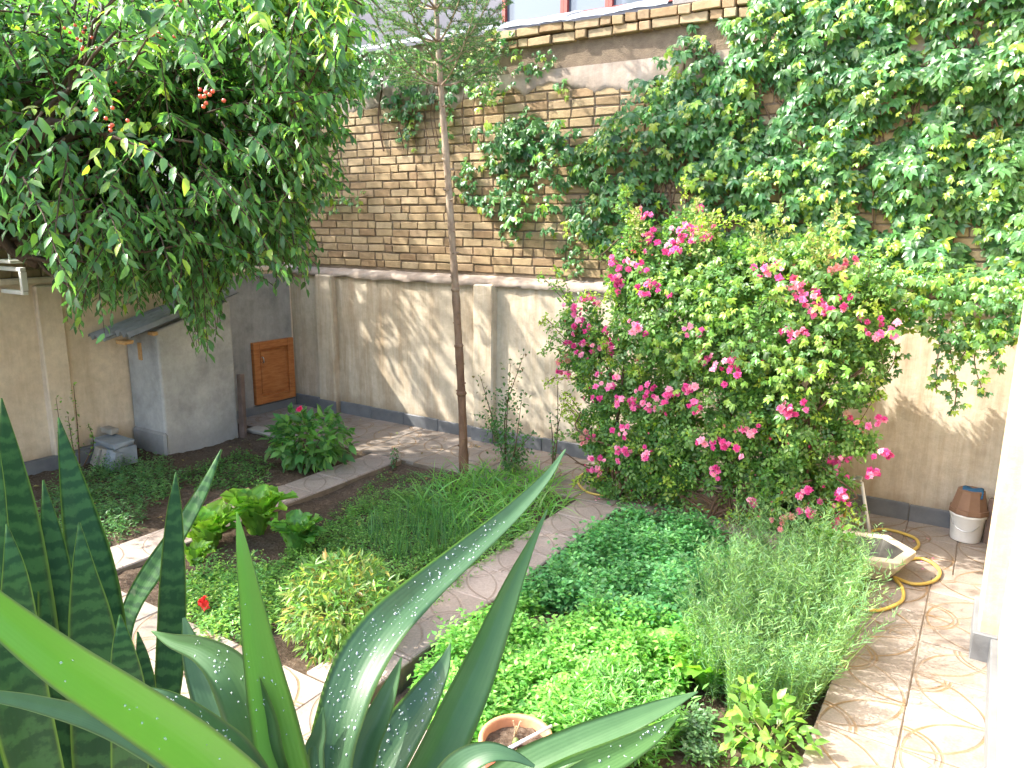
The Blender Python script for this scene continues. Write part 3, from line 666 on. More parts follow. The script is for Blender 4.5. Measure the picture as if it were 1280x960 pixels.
for z in np.arange(2.92, 4.85, .165):
    i = int(np.argmin([abs(p[2]-z) for p in pts])); c0 = pts[i]; ln0 = .70*(1-(z-2.9)/2.6)+.04
    if z < 3.1: ln0 *= .85
    for k in range(6):
        a = k*1.047+z*7+rng.normal(0, .2); L0 = ln0*rng.uniform(.7, 1.1); d = np.array((math.cos(a), math.sin(a), .12))
        br_ = [c0+d*L0*u+np.array((0, 0, .55*L0*(u*u)-.02*L0*u)) for u in np.linspace(0, 1, 6)]; bmn.tube(br_, np.linspace(.009, .003, 6), 5, False)
        tw = [(br_[0]*(1-u)+br_[-1]*u, None) for u in ()]
        segs = [(br_[j], br_[j+1]) for j in range(1, 5)]
        for u in np.linspace(.28, .95, 6):
            b0 = c0+d*L0*u+np.array((0, 0, .55*L0*u*u-.02*L0*u)); s = np.cross(d, (0, 0, 1)); s /= np.linalg.norm(s)
            for sgn in (-1, 1):
                tl = L0*(1.05-u)*.55+.05; dd = unit((d*.7+s*sgn*.8+np.array((0, 0, rng.normal(.05, .25))))[None])[0]; segs.append((b0, b0+dd*tl)); bmn.tube([b0, b0+dd*tl], [.003, .0015], 4, False)
        for (p0, p1) in segs:
            m_ = int(np.linalg.norm(p1-p0)*330)+6; u = rng.random((m_, 1)); P = p0+(p1-p0)*u; ax = unit((p1-p0)[None]); D = unit(ax*.65+rand_dirs(m_)*.8+np.array([0, 0, .2]))
            l_ = rng.uniform(.024, .038, m_); fo.add(P, D, rand_dirs(m_), l_, np.full(m_, .005), palette(m_, [(.085, .17, .075), (.12, .21, .085), (.055, .12, .055)]), T3)
adopt(sp, tk, bmn.build('branches', 'spruce_bark'), fo.build('needles', 'leaf_matte'))
# ------------------------------------------------------------------ creeper on the back wall
VINE = [(.065, .17, .068), (.095, .22, .08), (.125, .265, .085), (.27, .39, .055)]
def palmate(fo, P, out, L, cols, wts, droop=.45, T=T8):
    """five leaflets fanned from each leaf stalk end"""
    n = len(P); Nn = unit(out+rng.normal(0, .35, (n, 3))+np.array([0, 0, .35])); down = unit(np.array([0, 0, -1.0])+rng.normal(0, .35, (n, 3))); down = unit(down-Nn*(down*Nn).sum(1, keepdims=True)); sd = np.cross(Nn, down)
    C = palette(n, cols, wts)
    for a, s in ((0, 1), (.75, .9), (-.75, .9), (1.55, .68), (-1.55, .68)):
        aa = a+rng.normal(0, .12, n); D = unit(down*np.cos(aa)[:, None]+sd*np.sin(aa)[:, None]-Nn*.25*droop+rng.normal(0, .1, (n, 3))); l_ = L*s; fo.add(P, D, Nn+rng.normal(0, .2, (n, 3)), l_, l_*.5, C*rng.uniform(.9, 1.1, (n, 1)), T)
def vine_patch(fo, poly, n, ymin=.03, ymax=.28, L=(.05, .088), wts=(3, 4, 3, .9), thr=-.25, seed=0, ragged=.5, cols=VINE):
    poly = np.array(poly, float); lo, hi = poly.min(0), poly.max(0); pts = []
    while len(pts) < n:
        q = rng.uniform(lo, hi, (n*2, 2)); q = q[inpoly(q+rng.normal(0, 7, q.shape), poly)]
        for a in q:
            nz_ = mnoise.noise(Vector((a[0]*.016, a[1]*.016, seed)))+.5*mnoise.noise(Vector((a[0]*.045, a[1]*.045, seed+3)))
            if nz_ > thr: pts.append((a[0], a[1], nz_))
    pts = np.array(pts[:n]); dep = ymin+(ymax-ymin)*np.clip((pts[:, 2]-thr)*1.1, 0, 1)*rng.random(n)**.6
    P = np.array([PY(a, b, YW) for a, b in pts[:, :2]]); k = (YW-dep)/YW; P[:, 1] = YW-dep
    P[:, 0] += rng.normal(0, .01, n)
    palmate(fo, P, np.tile([-.25, -1.0, .2], (n, 1)), rng.uniform(*L, n), cols, wts)
    return P
v1 = thing('climbing_creeper', (-1.2, YB-.12, 0), 'dense green creeper covering the right of the back wall', 'creeper', 'creepers on the walls'); fo = Foliage()
P1 = vine_patch(fo, [(640, 145), (690, 150), (730, 175), (775, 145), (812, 105), (848, 62), (872, 28), (920, 25), (960, 0), (1020, -30), (1330, -60), (1330, 400), (1150, 335), (1060, 330), (900, 330), (830, 320), (770, 318), (735, 300), (690, 290), (668, 262), (700, 240), (680, 215), (625, 205), (605, 165)], 5200, thr=-.42, seed=2)
vine_patch(fo, [(575, 215), (615, 165), (665, 150), (690, 190), (660, 215), (665, 270), (640, 280), (610, 262), (590, 240), (562, 238)], 170, .02, .12, thr=-.5, seed=4)
vine_patch(fo, [(625, 262), (655, 265), (652, 305), (630, 300)], 26, .02, .08, (.035, .055), thr=-.7)
vine_patch(fo, [(700, 300), (730, 310), (725, 345), (700, 340)], 26, .02, .08, (.035, .055), thr=-.7)
vine_patch(fo, [(640, 70), (690, 62), (715, 90), (705, 130), (690, 120), (688, 90), (650, 95)], 40, .03, .14, (.035, .06), (1, 2, 3, 2), thr=-.5)
# clumps of young yellow shoots on the outer face
for k in range(95):
    q = P1[rng.integers(len(P1))]; m_ = rng.integers(4, 9); PP = q+rng.normal(0, .035, (m_, 3))+np.array([0, -.08, 0]); palmate(fo, PP, np.tile([-.3, -1, .6], (m_, 1)), rng.uniform(.025, .05, m_), [(.26, .36, .05), (.20, .32, .05), (.32, .40, .08)], (1, 1, 1))
st = MB()
for k in range(42):
    x = rng.uniform(-2.5, .6); p = [np.array((x, YW-.03, 1.95 if x < -1.9 else 1.5))]
    if False: p = [np.array((rng.uniform(-1.8, -.3), YB-.06, -.05)), np.array((x*.6-.4, YB-.05, .8)), p[0]]
    for z in ((2.2, 2.4, 2.6) if x < -2.0 else (2.2, 2.5, 2.9, 3.2)): p.append(np.array((p[-1][0]+rng.normal(0, .12), YW-rng.uniform(.02, .06), z)))
    st.tube(spline(p, 4), .006, 5, False)
adopt(v1, st.build('stems', 'stem_brown', None, True), fo.build('foliage', 'leaf_glossy'))
v2 = thing('climbing_creeper', (-4.6, YW-.1, 3.3), 'dark creeper hanging from the wall top behind the spruce', 'creeper', 'creepers on the walls'); fo = Foliage()
vine_patch(fo, [(430, 70), (500, 60), (590, 75), (600, 105), (565, 125), (540, 115), (530, 150), (500, 145), (470, 118), (438, 110)], 330, .03, .3, (.05, .075), (5, 4, 2, .2), thr=-.6, seed=9)
vine_patch(fo, [(500, 140), (520, 140), (524, 192), (512, 192)], 30, .03, .14, (.04, .06), (2, 2, 2, 2), thr=-.8); vine_patch(fo, [(553, 120), (570, 125), (572, 190), (556, 185)], 30, .03, .12, (.04, .06), (2, 2, 2, 1), thr=-.8)
vine_patch(fo, [(592, 75), (640, 38), (650, 60), (632, 80), (635, 135), (612, 140), (596, 110)], 110, .04, .25, (.04, .065), (2, 3, 3, 2.5), thr=-.7, seed=5)
vine_patch(fo, [(575, 215), (600, 190), (600, 245), (565, 250)], 40, .02, .1, (.04, .055), thr=-.6)
st = MB()
for k in range(9):
    x = rng.uniform(-5.1, -3.7); st.tube(spline([(x, YW-.03, 3.45), (x+.05, YW-.05, 3.2), (x-.02, YW-.04, 2.9), (x+.03, YW-.03, 2.6)], 4), .004, 5, False)
adopt(v2, st.build('stems', 'stem_brown', None, True), fo.build('foliage', 'leaf_glossy'))
v3 = thing('climbing_creeper', (-5.6, YW-.06, 2.1), 'small creeper sprig on the brick wall at the edge of the cherry tree', 'creeper', 'creepers on the walls'); fo = Foliage()
vine_patch(fo, [(392, 243), (425, 238), (465, 245), (460, 262), (430, 268), (400, 258)], 60, .02, .14, (.035, .05), (2, 3, 3, 1), thr=-.8)
st = MB().tube(spline([(-5.95, YW-.02, 2.2), (-5.6, YW-.04, 2.15), (-5.2, YW-.03, 2.2)], 4), .004, 5, False); adopt(v3, st.build('stem', 'stem_brown'), fo.build('foliage', 'leaf_glossy'))
# ------------------------------------------------------------------ climbing rose
ROSE = [(.085, .19, .06), (.125, .25, .07), (.175, .31, .075), (.30, .42, .07)]
rb = thing('rose_bush', (-1.6, 4.8, -.05), 'large climbing rose bush covered in clusters of bright pink flowers', 'rose bush')
blobs = [(765, 470, 48), (800, 345, 45), (850, 390, 90), (940, 400, 95), (1030, 400, 75), (800, 540, 70), (890, 520, 90), (975, 525, 72), (1060, 465, 42), (975, 610, 52), (1022, 610, 40), (780, 595, 36), (728, 398, 26), (722, 440, 24), (745, 540, 26), (748, 585, 22), (800, 322, 34), (860, 310, 42), (930, 345, 50), (1010, 345, 50), (740, 420, 22), (1080, 395, 42), (1062, 545, 26), (800, 300, 22), (1022, 655, 24), (830, 590, 45), (960, 640, 34)]
fo = Foliage(); fl_surf = []
def blob(cx, cy, r, yc, dens, cols, wts, Lr=(.026, .044), sq=.75):
    c = PY(cx, cy, yc); k = float((c-O)@fwd); R = r/F*k; n = int(dens*R*R*1.45); d, p = sphere_pts(n, .5); kp = np.array([mnoise.noise(Vector((c+v_*R)*7)) > -.12 for v_ in p]); d, p = d[kp], p[kp]; n = len(p); P = c+p*np.array([R, R*sq, R]); out = unit(d+np.array([0, 0, .5]))
    # leaf of five small leaflets on a short stalk
    ax = unit(out*.6+rng.normal(0, .7, (n, 3))+np.array([0, 0, -.25])); sd = unit(np.cross(ax, out+rng.normal(0, .3, (n, 3)))); nn = np.cross(sd, ax); C = palette(n, cols, wts); l_ = rng.uniform(*Lr, n)
    nn = nn*np.sign((nn*out).sum(1, keepdims=True)+1e-6)
    for (u, s) in ((0, 1), (0, -1), (1, 1), (1, -1), (1.7, 0)):
        D = unit(ax*(.45 if s else 1)+sd*s*.9+rng.normal(0, .15, (n, 3))); fo.add(P+ax*(l_*u*.75)[:, None], D, nn+rng.normal(0, .25, (n, 3)), l_, l_*.62, C*rng.uniform(.9, 1.12, (n, 1)), T5)
    return c, R
BL_ = []
for (cx, cy, r) in blobs:
    yc = 4.86; BL_.append((*blob(cx, cy, r, yc, 9500, ROSE, (3, 4, 3, .8)), 0))
for (cx, cy, r, n_) in ((880, 370, 60, 1), (960, 450, 60, 1), (860, 440, 45, 1), (1020, 440, 45, 1), (1000, 330, 35, 1)):
    c = PY(cx, cy, 4.45); m_ = 70; P = c+rng.normal(0, 1, (m_, 3))*np.array([.16, .06, .16]); palmate(fo, P, np.tile([-.1, -1, .5], (m_, 1)), rng.uniform(.03, .055, m_), [(.22, .34, .05), (.14, .27, .05), (.09, .2, .05)], (2, 2, 2))
mb = MB()
for k in range(85):      # arching shoots that break the outline
    c, R, _ = BL_[rng.integers(len(BL_))]; d_ = unit(np.array([rng.normal(0, 1), -abs(rng.normal(.5, .5)), rng.normal(.35, .8)])[None])[0]; a = c+d_*R*np.array([1, .75, 1])*.8; e = a+d_*rng.uniform(.10, .24)+np.array([0, 0, .04]); e2 = e+d_*.06+np.array([0, 0, -rng.uniform(.01, .08)]); P = np.array(spline([a, e, e2], 6)); mb.tube(P, .0025, 4, False); n = len(P)*5; PP = np.repeat(P, 5, 0)+rng.normal(0, .016, (n, 3)); l_ = rng.uniform(.018, .036, n); yg = rng.random() < .4
    fo.add(PP, rand_dirs(n)+d_*.5, np.array([0, -.3, 1.])+rng.normal(0, .5, (n, 3)), l_, l_*.6, palette(n, [(.24, .36, .05), (.30, .40, .07)] if yg else ROSE[1:3]), T5)
for (bx, by) in ((762, 622), (775, 628), (790, 630), (900, 640), (925, 655), (940, 660), (955, 660), (1010, 665), (880, 640)):
    a = G(bx, by, -.06); a[1] = min(a[1], 4.80)
    for k in range(3):
        c = BL_[rng.integers(len(BL_))][0]; p = [a, a*.6+c*.4+np.array([rng.normal(0, .08), 0, .12]), c+rng.normal(0, .06, 3), c+np.array([rng.normal(0, .15), -.1, rng.normal(.05, .1)])]; mb.tube(spline(p, 5), list(np.linspace(.011, .004, 16)), 6, False)
stems_rose = mb.build('stems', 'stem_brown', None, True)
# upright pale panicles of spent buds
pan = Foliage()
for (x0, y0, x1, y1) in ((965, 330, 974, 256), (1035, 335, 1045, 256), (955, 325, 946, 280), (1018, 330, 1012, 284), (868, 305, 872, 250), (800, 310, 796, 262), (880, 310, 890, 268)):
    a, b_ = PY(x0, y0, 4.62), PY(x1, y1, 4.60); m_ = 170; u = rng.random((m_, 1)); P = a+(b_-a)*u+rng.normal(0, 1, (m_, 3))*.05*(1.15-u); D = rand_dirs(m_)+np.array([0, 0, .7]); l_ = rng.uniform(.015, .04, m_); pan.add(P, D, rand_dirs(m_), l_, l_*.5, palette(m_, [(.27, .33, .12), (.34, .32, .15), (.20, .30, .08)]), T5)
adopt(rb, stems_rose, fo.build('foliage', 'leaf'), pan.build('spent_panicles', 'leaf_matte'))
def blossoms(pos, nb, spread, size, cols):
    V = []; Fc = []; C = []; nV = 0; fo = Foliage()
    for k in range(nb):
        c = pos+rng.normal(0, 1, 3)*spread*np.array([1, .6, .8]); s = size*rng.uniform(.7, 1.15); face = unit((np.array([rng.normal(-.1, .5), -1, rng.normal(.5, .4)]))[None])[0]
        a = unit(np.cross(face, [0.1, .2, 1.])[None])[0]; b_ = np.cross(face, a); base = np.array(cols[rng.integers(len(cols))])
        for ring, (m_, tilt, ls) in enumerate(((8, .15, 1), (7, .6, .85), (6, 1.2, .65), (4, 2.4, .5))):
            th = np.arange(m_)*2*math.pi/m_+ring+rng.normal(0, .15, m_); rad = a*np.cos(th)[:, None]+b_*np.sin(th)[:, None]; D = unit(rad+face*tilt); l_ = s*ls*rng.uniform(.8, 1.15, m_); fo.add(np.tile(c, (m_, 1)), D, face-rad*tilt+rng.normal(0, .25, (m_, 3)), l_, l_*.85, np.clip(base*rng.uniform(.85, 1.2, (m_, 1)), 0, 1), T5)
    return fo
PINK = [(.64, .10, .34), (.72, .19, .46), (.56, .06, .26), (.78, .36, .56)]
clusters = [(808, 270, 9, 4), (812, 296, 12, 6), (852, 300, 18, 10), (845, 312, 12, 6), (878, 288, 16, 9), (772, 325, 9, 5), (797, 330, 14, 7), (770, 350, 14, 8), (814, 362, 15, 9), (735, 373, 12, 6), (713, 383, 9, 4), (722, 405, 16, 8), (723, 432, 16, 9), (756, 430, 17, 10), (706, 450, 7, 3), (795, 408, 12, 6), (704, 468, 8, 4), (965, 340, 15, 8), (998, 364, 17, 11), (1040, 334, 19, 11), (1033, 385, 24, 18), (993, 415, 14, 8), (1097, 408, 18, 9), (884, 447, 14, 8), (913, 455, 18, 12), (862, 412, 12, 5), (820, 496, 20, 12), (800, 502, 12, 6), (778, 500, 10, 5), (755, 480, 14, 6), (835, 490, 10, 5), (860, 487, 9, 4), (982, 508, 16, 9), (1060, 520, 9, 5), (778, 565, 14, 8), (780, 535, 10, 4), (812, 570, 12, 5), (908, 558, 15, 8), (880, 553, 9, 4), (935, 535, 10, 4), (1047, 577, 13, 8), (1097, 522, 8, 4), (945, 627, 8, 4), (979, 648, 12, 7), (1048, 625, 12, 8), (1047, 652, 12, 8), (1003, 618, 10, 5), (1090, 594, 7, 4), (745, 590, 9, 4), (750, 572, 8, 3), (1105, 565, 8, 3), (735, 545, 9, 4), (890, 590, 9, 4), (1010, 640, 7, 3), (870, 510, 9, 3)]
for (cx, cy, rp, nb_) in clusters:
    best = None; d = ray(cx, cy); k0 = 99
    for (c, R, _) in BL_:
        oc = O-c; sc = np.array([1, 1/.75, 1]); dd = d*sc; oo = oc*sc; A_ = dd@dd; Bq = 2*dd@oo; Cq = oo@oo-R*R*1.02; disc = Bq*Bq-4*A_*Cq
        if disc > 0: k0 = min(k0, (-Bq-math.sqrt(disc))/(2*A_))
    q = O+d*(k0-.03) if k0 < 90 else PY(cx, cy, 4.8)
    sp_ = rp/F*float((q-O)@fwd)*.62; f_ = blossoms(q, int(nb_*1.35)+2, sp_, .026, PINK if rng.random() < .92 else [(.62, .26, .30), (.58, .10, .26), (.50, .30, .24)])
    o = f_.build('flower_cluster', 'petal'); adopt(rb, o)
bud = Foliage()
for k in range(170):
    c, R, _ = BL_[rng.integers(len(BL_))]; d_ = unit(np.array([rng.normal(0, .7), -1, rng.normal(.1, .7)])[None])[0]; q = c+d_*R*np.array([1, .78, 1])
    m_ = 7; th = np.arange(m_)*.9; col = np.array([(.60, .06, .24), (.58, .16, .28), (.50, .24, .20), (.40, .03, .12)][rng.integers(4)]); bud.add(np.tile(q, (m_, 1)), rand_dirs(m_)+d_*.8, rand_dirs(m_), np.full(m_, .013*rng.uniform(.6, 1.3)), np.full(m_, .011), np.tile(col, (m_, 1)), T5)
adopt(rb, bud.build('rose_buds', 'petal'))
# ------------------------------------------------------------------ creeper arching from the rose towards the house wall
v4 = thing('climbing_creeper', (-.1, 5.0, 1.4), 'light green creeper trailing between the rose bush and the house wall', 'creeper', 'creepers on the walls'); fo = Foliage()
for (cx, cy, r) in ((1090, 350, 38), (1130, 360, 42), (1170, 355, 42), (1215, 365, 42), (1255, 372, 42), (1290, 380, 45), (1195, 412, 32), (1150, 395, 26), (1250, 412, 28), (1060, 335, 30), (1120, 392, 28), (1222, 418, 26)):
    c = PY(cx, cy, 5.0); R = r/F*float((c-O)@fwd); n = int(R*R*3600); d, p = sphere_pts(n, .4); palmate(fo, c+p*R*np.array([1, .9, .85]), d+np.array([-.2, -.7, .7]), rng.uniform(.03, .055, n), VINE[1:]+[(.15, .27, .05)], (3, 3, 1.3, 2))
mb = MB(); mb.tube(spline([PY(1040, 400, 5.05), PY(1110, 385, 5.0), PY(1190, 370, 5.0), PY(1300, 385, 5.0)], 5), .009, 6, False)
for (pts_) in ([(1190, 400), (1188, 440), (1196, 480), (1192, 515)], [(1205, 395), (1210, 430), (1200, 450)], [(1225, 400), (1218, 450), (1230, 495)], [(1178, 400), (1172, 450), (1170, 490)], [(1250, 400), (1245, 440), (1248, 462)], [(1100, 410), (1120, 440), (1108, 470)], [(1085, 430), (1100, 470), (1085, 500)]):
    P = np.array(spline([PY(a, b_, 4.95) for a, b_ in pts_], 5)); mb.tube(P, .003, 5, False); n = len(P)*3; PP = np.repeat(P, 3, 0)+rng.normal(0, .025, (n, 3)); palmate(fo, PP, np.tile([-.2, -1, .3], (n, 1)), rng.uniform(.022, .042, n), [(.22, .33, .04), (.10, .2, .05), (.06, .15, .05)], (2, 2, 2))
adopt(v4, mb.build('stems', 'stem_brown', None, True), fo.build('foliage', 'leaf_glossy'))
# ------------------------------------------------------------------ ground cover and herbs (nobody could count these)
def sample(poly, n, hole=None):
    poly = np.array(poly, float)[:, :2]; lo, hi = poly.min(0), poly.max(0); out = np.zeros((0, 2))
    while len(out) < n:
        q = rng.uniform(lo, hi, (n*2, 2)); q = q[inpoly(q, poly)]
        if hole is not None: q = q[hole(q)]
        out = np.concatenate([out, q])
    return out[:n]
def herb(name, label, cat, poly, n, z0, h, per, L, wd, cols, wts=None, spread=.035, T=T5, hole=None, hvar=.3, up=.35, mat='leaf', clump=0.0):
    """many short leafy stems"""
    fo = Foliage(); q = sample(poly, n, hole)
    if clump: q = q+np.array([[mnoise.noise(Vector((a*9, b*9, 1))), mnoise.noise(Vector((a*9, b*9, 7)))] for a, b in q])*clump
    hh = h*np.array([1+hvar*1.6*mnoise.noise(Vector((a*4.5, b*4.5, 2))) for a, b in q])*rng.uniform(.75, 1.15, n)
    lean = rng.normal(0, .18, (n, 2)); C = palette(n, cols, wts)
    for k in range(per):
        u = (k+.6)/per; a = rng.random(n)*6.28; z = z0+hh*u; P = np.stack([q[:, 0]+lean[:, 0]*hh*u+rng.normal(0, spread*.25, n), q[:, 1]+lean[:, 1]*hh*u+rng.normal(0, spread*.25, n), z], 1)
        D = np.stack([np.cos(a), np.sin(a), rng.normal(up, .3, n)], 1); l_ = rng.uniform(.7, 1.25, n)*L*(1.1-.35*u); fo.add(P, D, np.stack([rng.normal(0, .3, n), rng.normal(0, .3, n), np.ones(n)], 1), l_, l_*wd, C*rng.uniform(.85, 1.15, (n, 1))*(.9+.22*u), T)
    o = fo.build(name, mat); return tag(o, label, cat)
W = lambda pts, z=0: [G(a, b, z) for a, b in pts]
GR = [(.075, .20, .045), (.11, .26, .055), (.16, .32, .06)]
hole3 = lambda q: ~inpoly(proj(np.c_[q, np.full(len(q), .02)]), [(640, 752), (690, 740), (730, 748), (735, 768), (690, 780), (640, 775)])
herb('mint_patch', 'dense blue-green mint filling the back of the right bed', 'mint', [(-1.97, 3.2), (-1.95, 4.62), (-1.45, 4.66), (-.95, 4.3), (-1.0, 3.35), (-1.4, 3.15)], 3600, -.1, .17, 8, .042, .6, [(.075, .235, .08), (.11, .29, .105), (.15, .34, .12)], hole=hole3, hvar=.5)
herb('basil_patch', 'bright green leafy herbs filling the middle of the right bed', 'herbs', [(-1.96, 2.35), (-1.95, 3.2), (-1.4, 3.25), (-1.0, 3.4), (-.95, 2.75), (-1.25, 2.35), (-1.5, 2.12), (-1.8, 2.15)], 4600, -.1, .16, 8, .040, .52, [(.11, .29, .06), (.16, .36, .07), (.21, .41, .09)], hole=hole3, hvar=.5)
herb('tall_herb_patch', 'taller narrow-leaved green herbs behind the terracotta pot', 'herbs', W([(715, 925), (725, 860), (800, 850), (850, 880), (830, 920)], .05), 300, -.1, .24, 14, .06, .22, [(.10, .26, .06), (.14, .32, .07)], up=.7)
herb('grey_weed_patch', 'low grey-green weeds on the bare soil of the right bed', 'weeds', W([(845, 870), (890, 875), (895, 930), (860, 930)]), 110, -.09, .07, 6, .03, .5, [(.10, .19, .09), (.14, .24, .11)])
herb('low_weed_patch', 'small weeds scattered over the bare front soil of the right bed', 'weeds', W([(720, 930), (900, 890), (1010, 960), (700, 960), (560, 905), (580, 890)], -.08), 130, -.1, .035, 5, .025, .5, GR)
# feathery tarragon mass: long stems with needle leaves
fo = Foliage(); q = sample([(-.98, 3.1), (-1.02, 3.6), (-1.0, 4.15), (-.5, 4.2), (-.42, 3.4), (-.47, 2.95), (-.75, 2.88)], 800); n = len(q)
hh = .47*rng.uniform(.6, 1.1, n)*np.array([1+.5*mnoise.noise(Vector((a*4, b*4, 6))) for a, b in q]); cx = np.array([-.78, 3.35]); lean = unit(q-cx)*np.linalg.norm((q-cx)/np.array([.4, .9]), axis=1, keepdims=True)*.42+rng.normal(0, .12, (n, 2))
for k in range(64):
    u = (k+1)/64; P = np.stack([q[:, 0]+lean[:, 0]*hh*u**1.4, q[:, 1]+lean[:, 1]*hh*u**1.4, -.1+hh*u], 1)+rng.normal(0, .006, (n, 3)); a = rng.random(n)*6.28
    D = np.stack([np.cos(a)+lean[:, 0], np.sin(a)+lean[:, 1], rng.normal(.75, .3, n)], 1); l_ = rng.uniform(.02, .05, n); fo.add(P, D, rand_dirs(n), l_, np.full(n, .0042), palette(n, [(.14, .27, .115), (.20, .34, .125), (.115, .22, .105)]), T3)
blades(fo, np.c_[q, np.full(n, -.1)], np.c_[lean, np.ones(n)], hh*1.02, np.full(n, .005), palette(n, [(.15, .25, .08)]), .05, 3)
tag(fo.build('tarragon_patch', 'leaf_matte'), 'tall feathery grey-green tarragon along the tiled side path', 'tarragon')
# middle bed
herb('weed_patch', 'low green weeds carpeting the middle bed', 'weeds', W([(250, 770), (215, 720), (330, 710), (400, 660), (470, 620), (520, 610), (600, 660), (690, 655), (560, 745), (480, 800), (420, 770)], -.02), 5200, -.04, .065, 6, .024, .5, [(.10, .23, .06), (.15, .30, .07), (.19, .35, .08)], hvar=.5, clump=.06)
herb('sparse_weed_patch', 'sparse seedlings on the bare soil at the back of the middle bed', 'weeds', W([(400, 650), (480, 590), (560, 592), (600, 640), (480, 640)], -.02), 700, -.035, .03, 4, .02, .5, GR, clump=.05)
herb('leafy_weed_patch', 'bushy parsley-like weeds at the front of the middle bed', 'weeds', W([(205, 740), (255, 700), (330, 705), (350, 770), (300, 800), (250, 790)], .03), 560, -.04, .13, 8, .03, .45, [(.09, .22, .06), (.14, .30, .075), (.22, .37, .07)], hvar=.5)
fo = Foliage(); q = sample(W([(515, 640), (535, 608), (600, 590), (680, 592), (712, 620), (690, 645), (640, 665), (560, 670)], .0), 900); n = len(q); D = np.c_[rng.normal(0, .45, (n, 2)), np.ones(n)]
blades(fo, np.c_[q, np.full(n, -.04)], D, rng.uniform(.2, .36, n), rng.uniform(.007, .013, n), palette(n, [(.11, .28, .07), (.15, .34, .08), (.20, .39, .09)]), rng.uniform(.4, 1.2, n), 5)
tag(fo.build('leek_patch', 'leaf'), 'clump of long bright green drooping leek leaves beside the spruce', 'leeks')
fo = Foliage(); q = sample(W([(455, 665), (520, 635), (600, 665), (560, 700), (480, 700)], .0), 420); n = len(q)
blades(fo, np.c_[q, np.full(n, -.04)], np.c_[rng.normal(0, .15, (n, 2)), np.ones(n)], rng.uniform(.12, .26, n), np.full(n, .005), palette(n, [(.06, .16, .06), (.09, .20, .07)]), .12, 4)
tag(fo.build('chive_patch', 'leaf'), 'thin upright dark green chives in the middle bed', 'chives')
# left bed
herb('ferny_weed_patch', 'ferny green weeds growing in front of the stone slab heap', 'weeds', W([(70, 600), (130, 570), (215, 575), (225, 600), (180, 625), (160, 660), (60, 690), (40, 640)], .05), 1250, -.04, .12, 7, .035, .3, [(.085, .20, .075), (.12, .25, .085)], hvar=.6, clump=.1)
herb('clover_patch', 'low clover on the soil beside the cement shed', 'weeds', W([(225, 590), (300, 560), (345, 580), (330, 605), (240, 612)], 0), 520, -.04, .06, 5, .026, .6, [(.08, .19, .05), (.11, .24, .06)], hvar=.5)
# ------------------------------------------------------------------ lettuces: every leaf a part
def rosette(name, base, n, L, wd, label, cat, group, cols, upr=1.1, crk=.16):
    t_ = thing(name, base, label, cat, group); base = np.array(base)
    for k in range(n):
        a = k*2.4+rng.normal(0, .2); u = k/n; tilt = upr*(1.0-.8*u)*rng.uniform(.55, 1.35)+.06; l_ = L*(1-.42*abs(u-.35))*rng.uniform(.85, 1.1); w_ = l_*wd*.5
        out = np.array((math.cos(a), math.sin(a), 0)); sd = np.array((-math.sin(a), math.cos(a), 0)); V = []; Fc = []; ns, nw = 8, 7
        for i in range(ns):
            s = i/(ns-1); ang = tilt*.5+tilt*.6*s*s*s; c = base+out*(.03*(1-u)+.008+l_*(s*math.sin(ang)))+np.array((0, 0, l_*s*math.cos(ang))); ww = w_*(.16+.95*math.sin(math.pi*min(1, s*.62+.06))**1.3) if s < .98 else w_*.45
            for j in range(nw):
                v = (j/(nw-1)*2-1); ru = crk*l_*abs(v)**1.5*math.sin(s*17+v*4+k); nrm = -out*math.cos(ang)+np.array((0, 0, math.sin(ang))); V.append(c+sd*ww*v+nrm*(abs(v)**2*ww*.45+ru*.5)+out*0)
        for i in range(ns-1):
            for j in range(nw-1): b_ = i*nw+j; Fc.append((b_, b_+nw, b_+nw+1, b_+1))
        col = palette(1, cols, None, .12)[0]; C = [tuple(col*(1.0 if abs(j-(nw-1)/2) > .6 else 1.35)) for i in range(ns) for j in range(nw)]
        o = link('leaf', mesh('leaf', V, Fc, C), 'leaf', None, True); adopt(t_, o)
    return t_
LET = [(.19, .39, .045), (.25, .46, .055), (.15, .33, .045)]
for (px, py, n, L, lab) in ((262, 688, 34, .29, 'bright green lettuce standing by the near end of the divider path, leaf stalks showing'), (322, 668, 42, .33, 'largest bright green lettuce, between two others in the middle bed'), (372, 692, 42, .27, 'darker green lettuce beside the yellow-leaved shrub'), (245, 705, 14, .14, 'small half hidden lettuce at the foot of the bright green one')):
    rosette('lettuce', G(px, py, -.04), n, L, .34, lab, 'lettuce', 'lettuces in the middle bed', LET if px != 372 else [(.09, .24, .05), (.12, .29, .055)], .66, .2)
rosette('chard', G(882, 858, -.09), 10, .24, .55, 'light green chard plant at the edge of the bare soil by the tarragon', 'chard', None, [(.15, .34, .04), (.21, .42, .05)], 1.2)
rosette('chard', G(808, 838, -.09), 8, .2, .55, 'small chard plant among the bright herbs in the right bed', 'chard', None, [(.15, .34, .04), (.21, .42, .05)], .9)
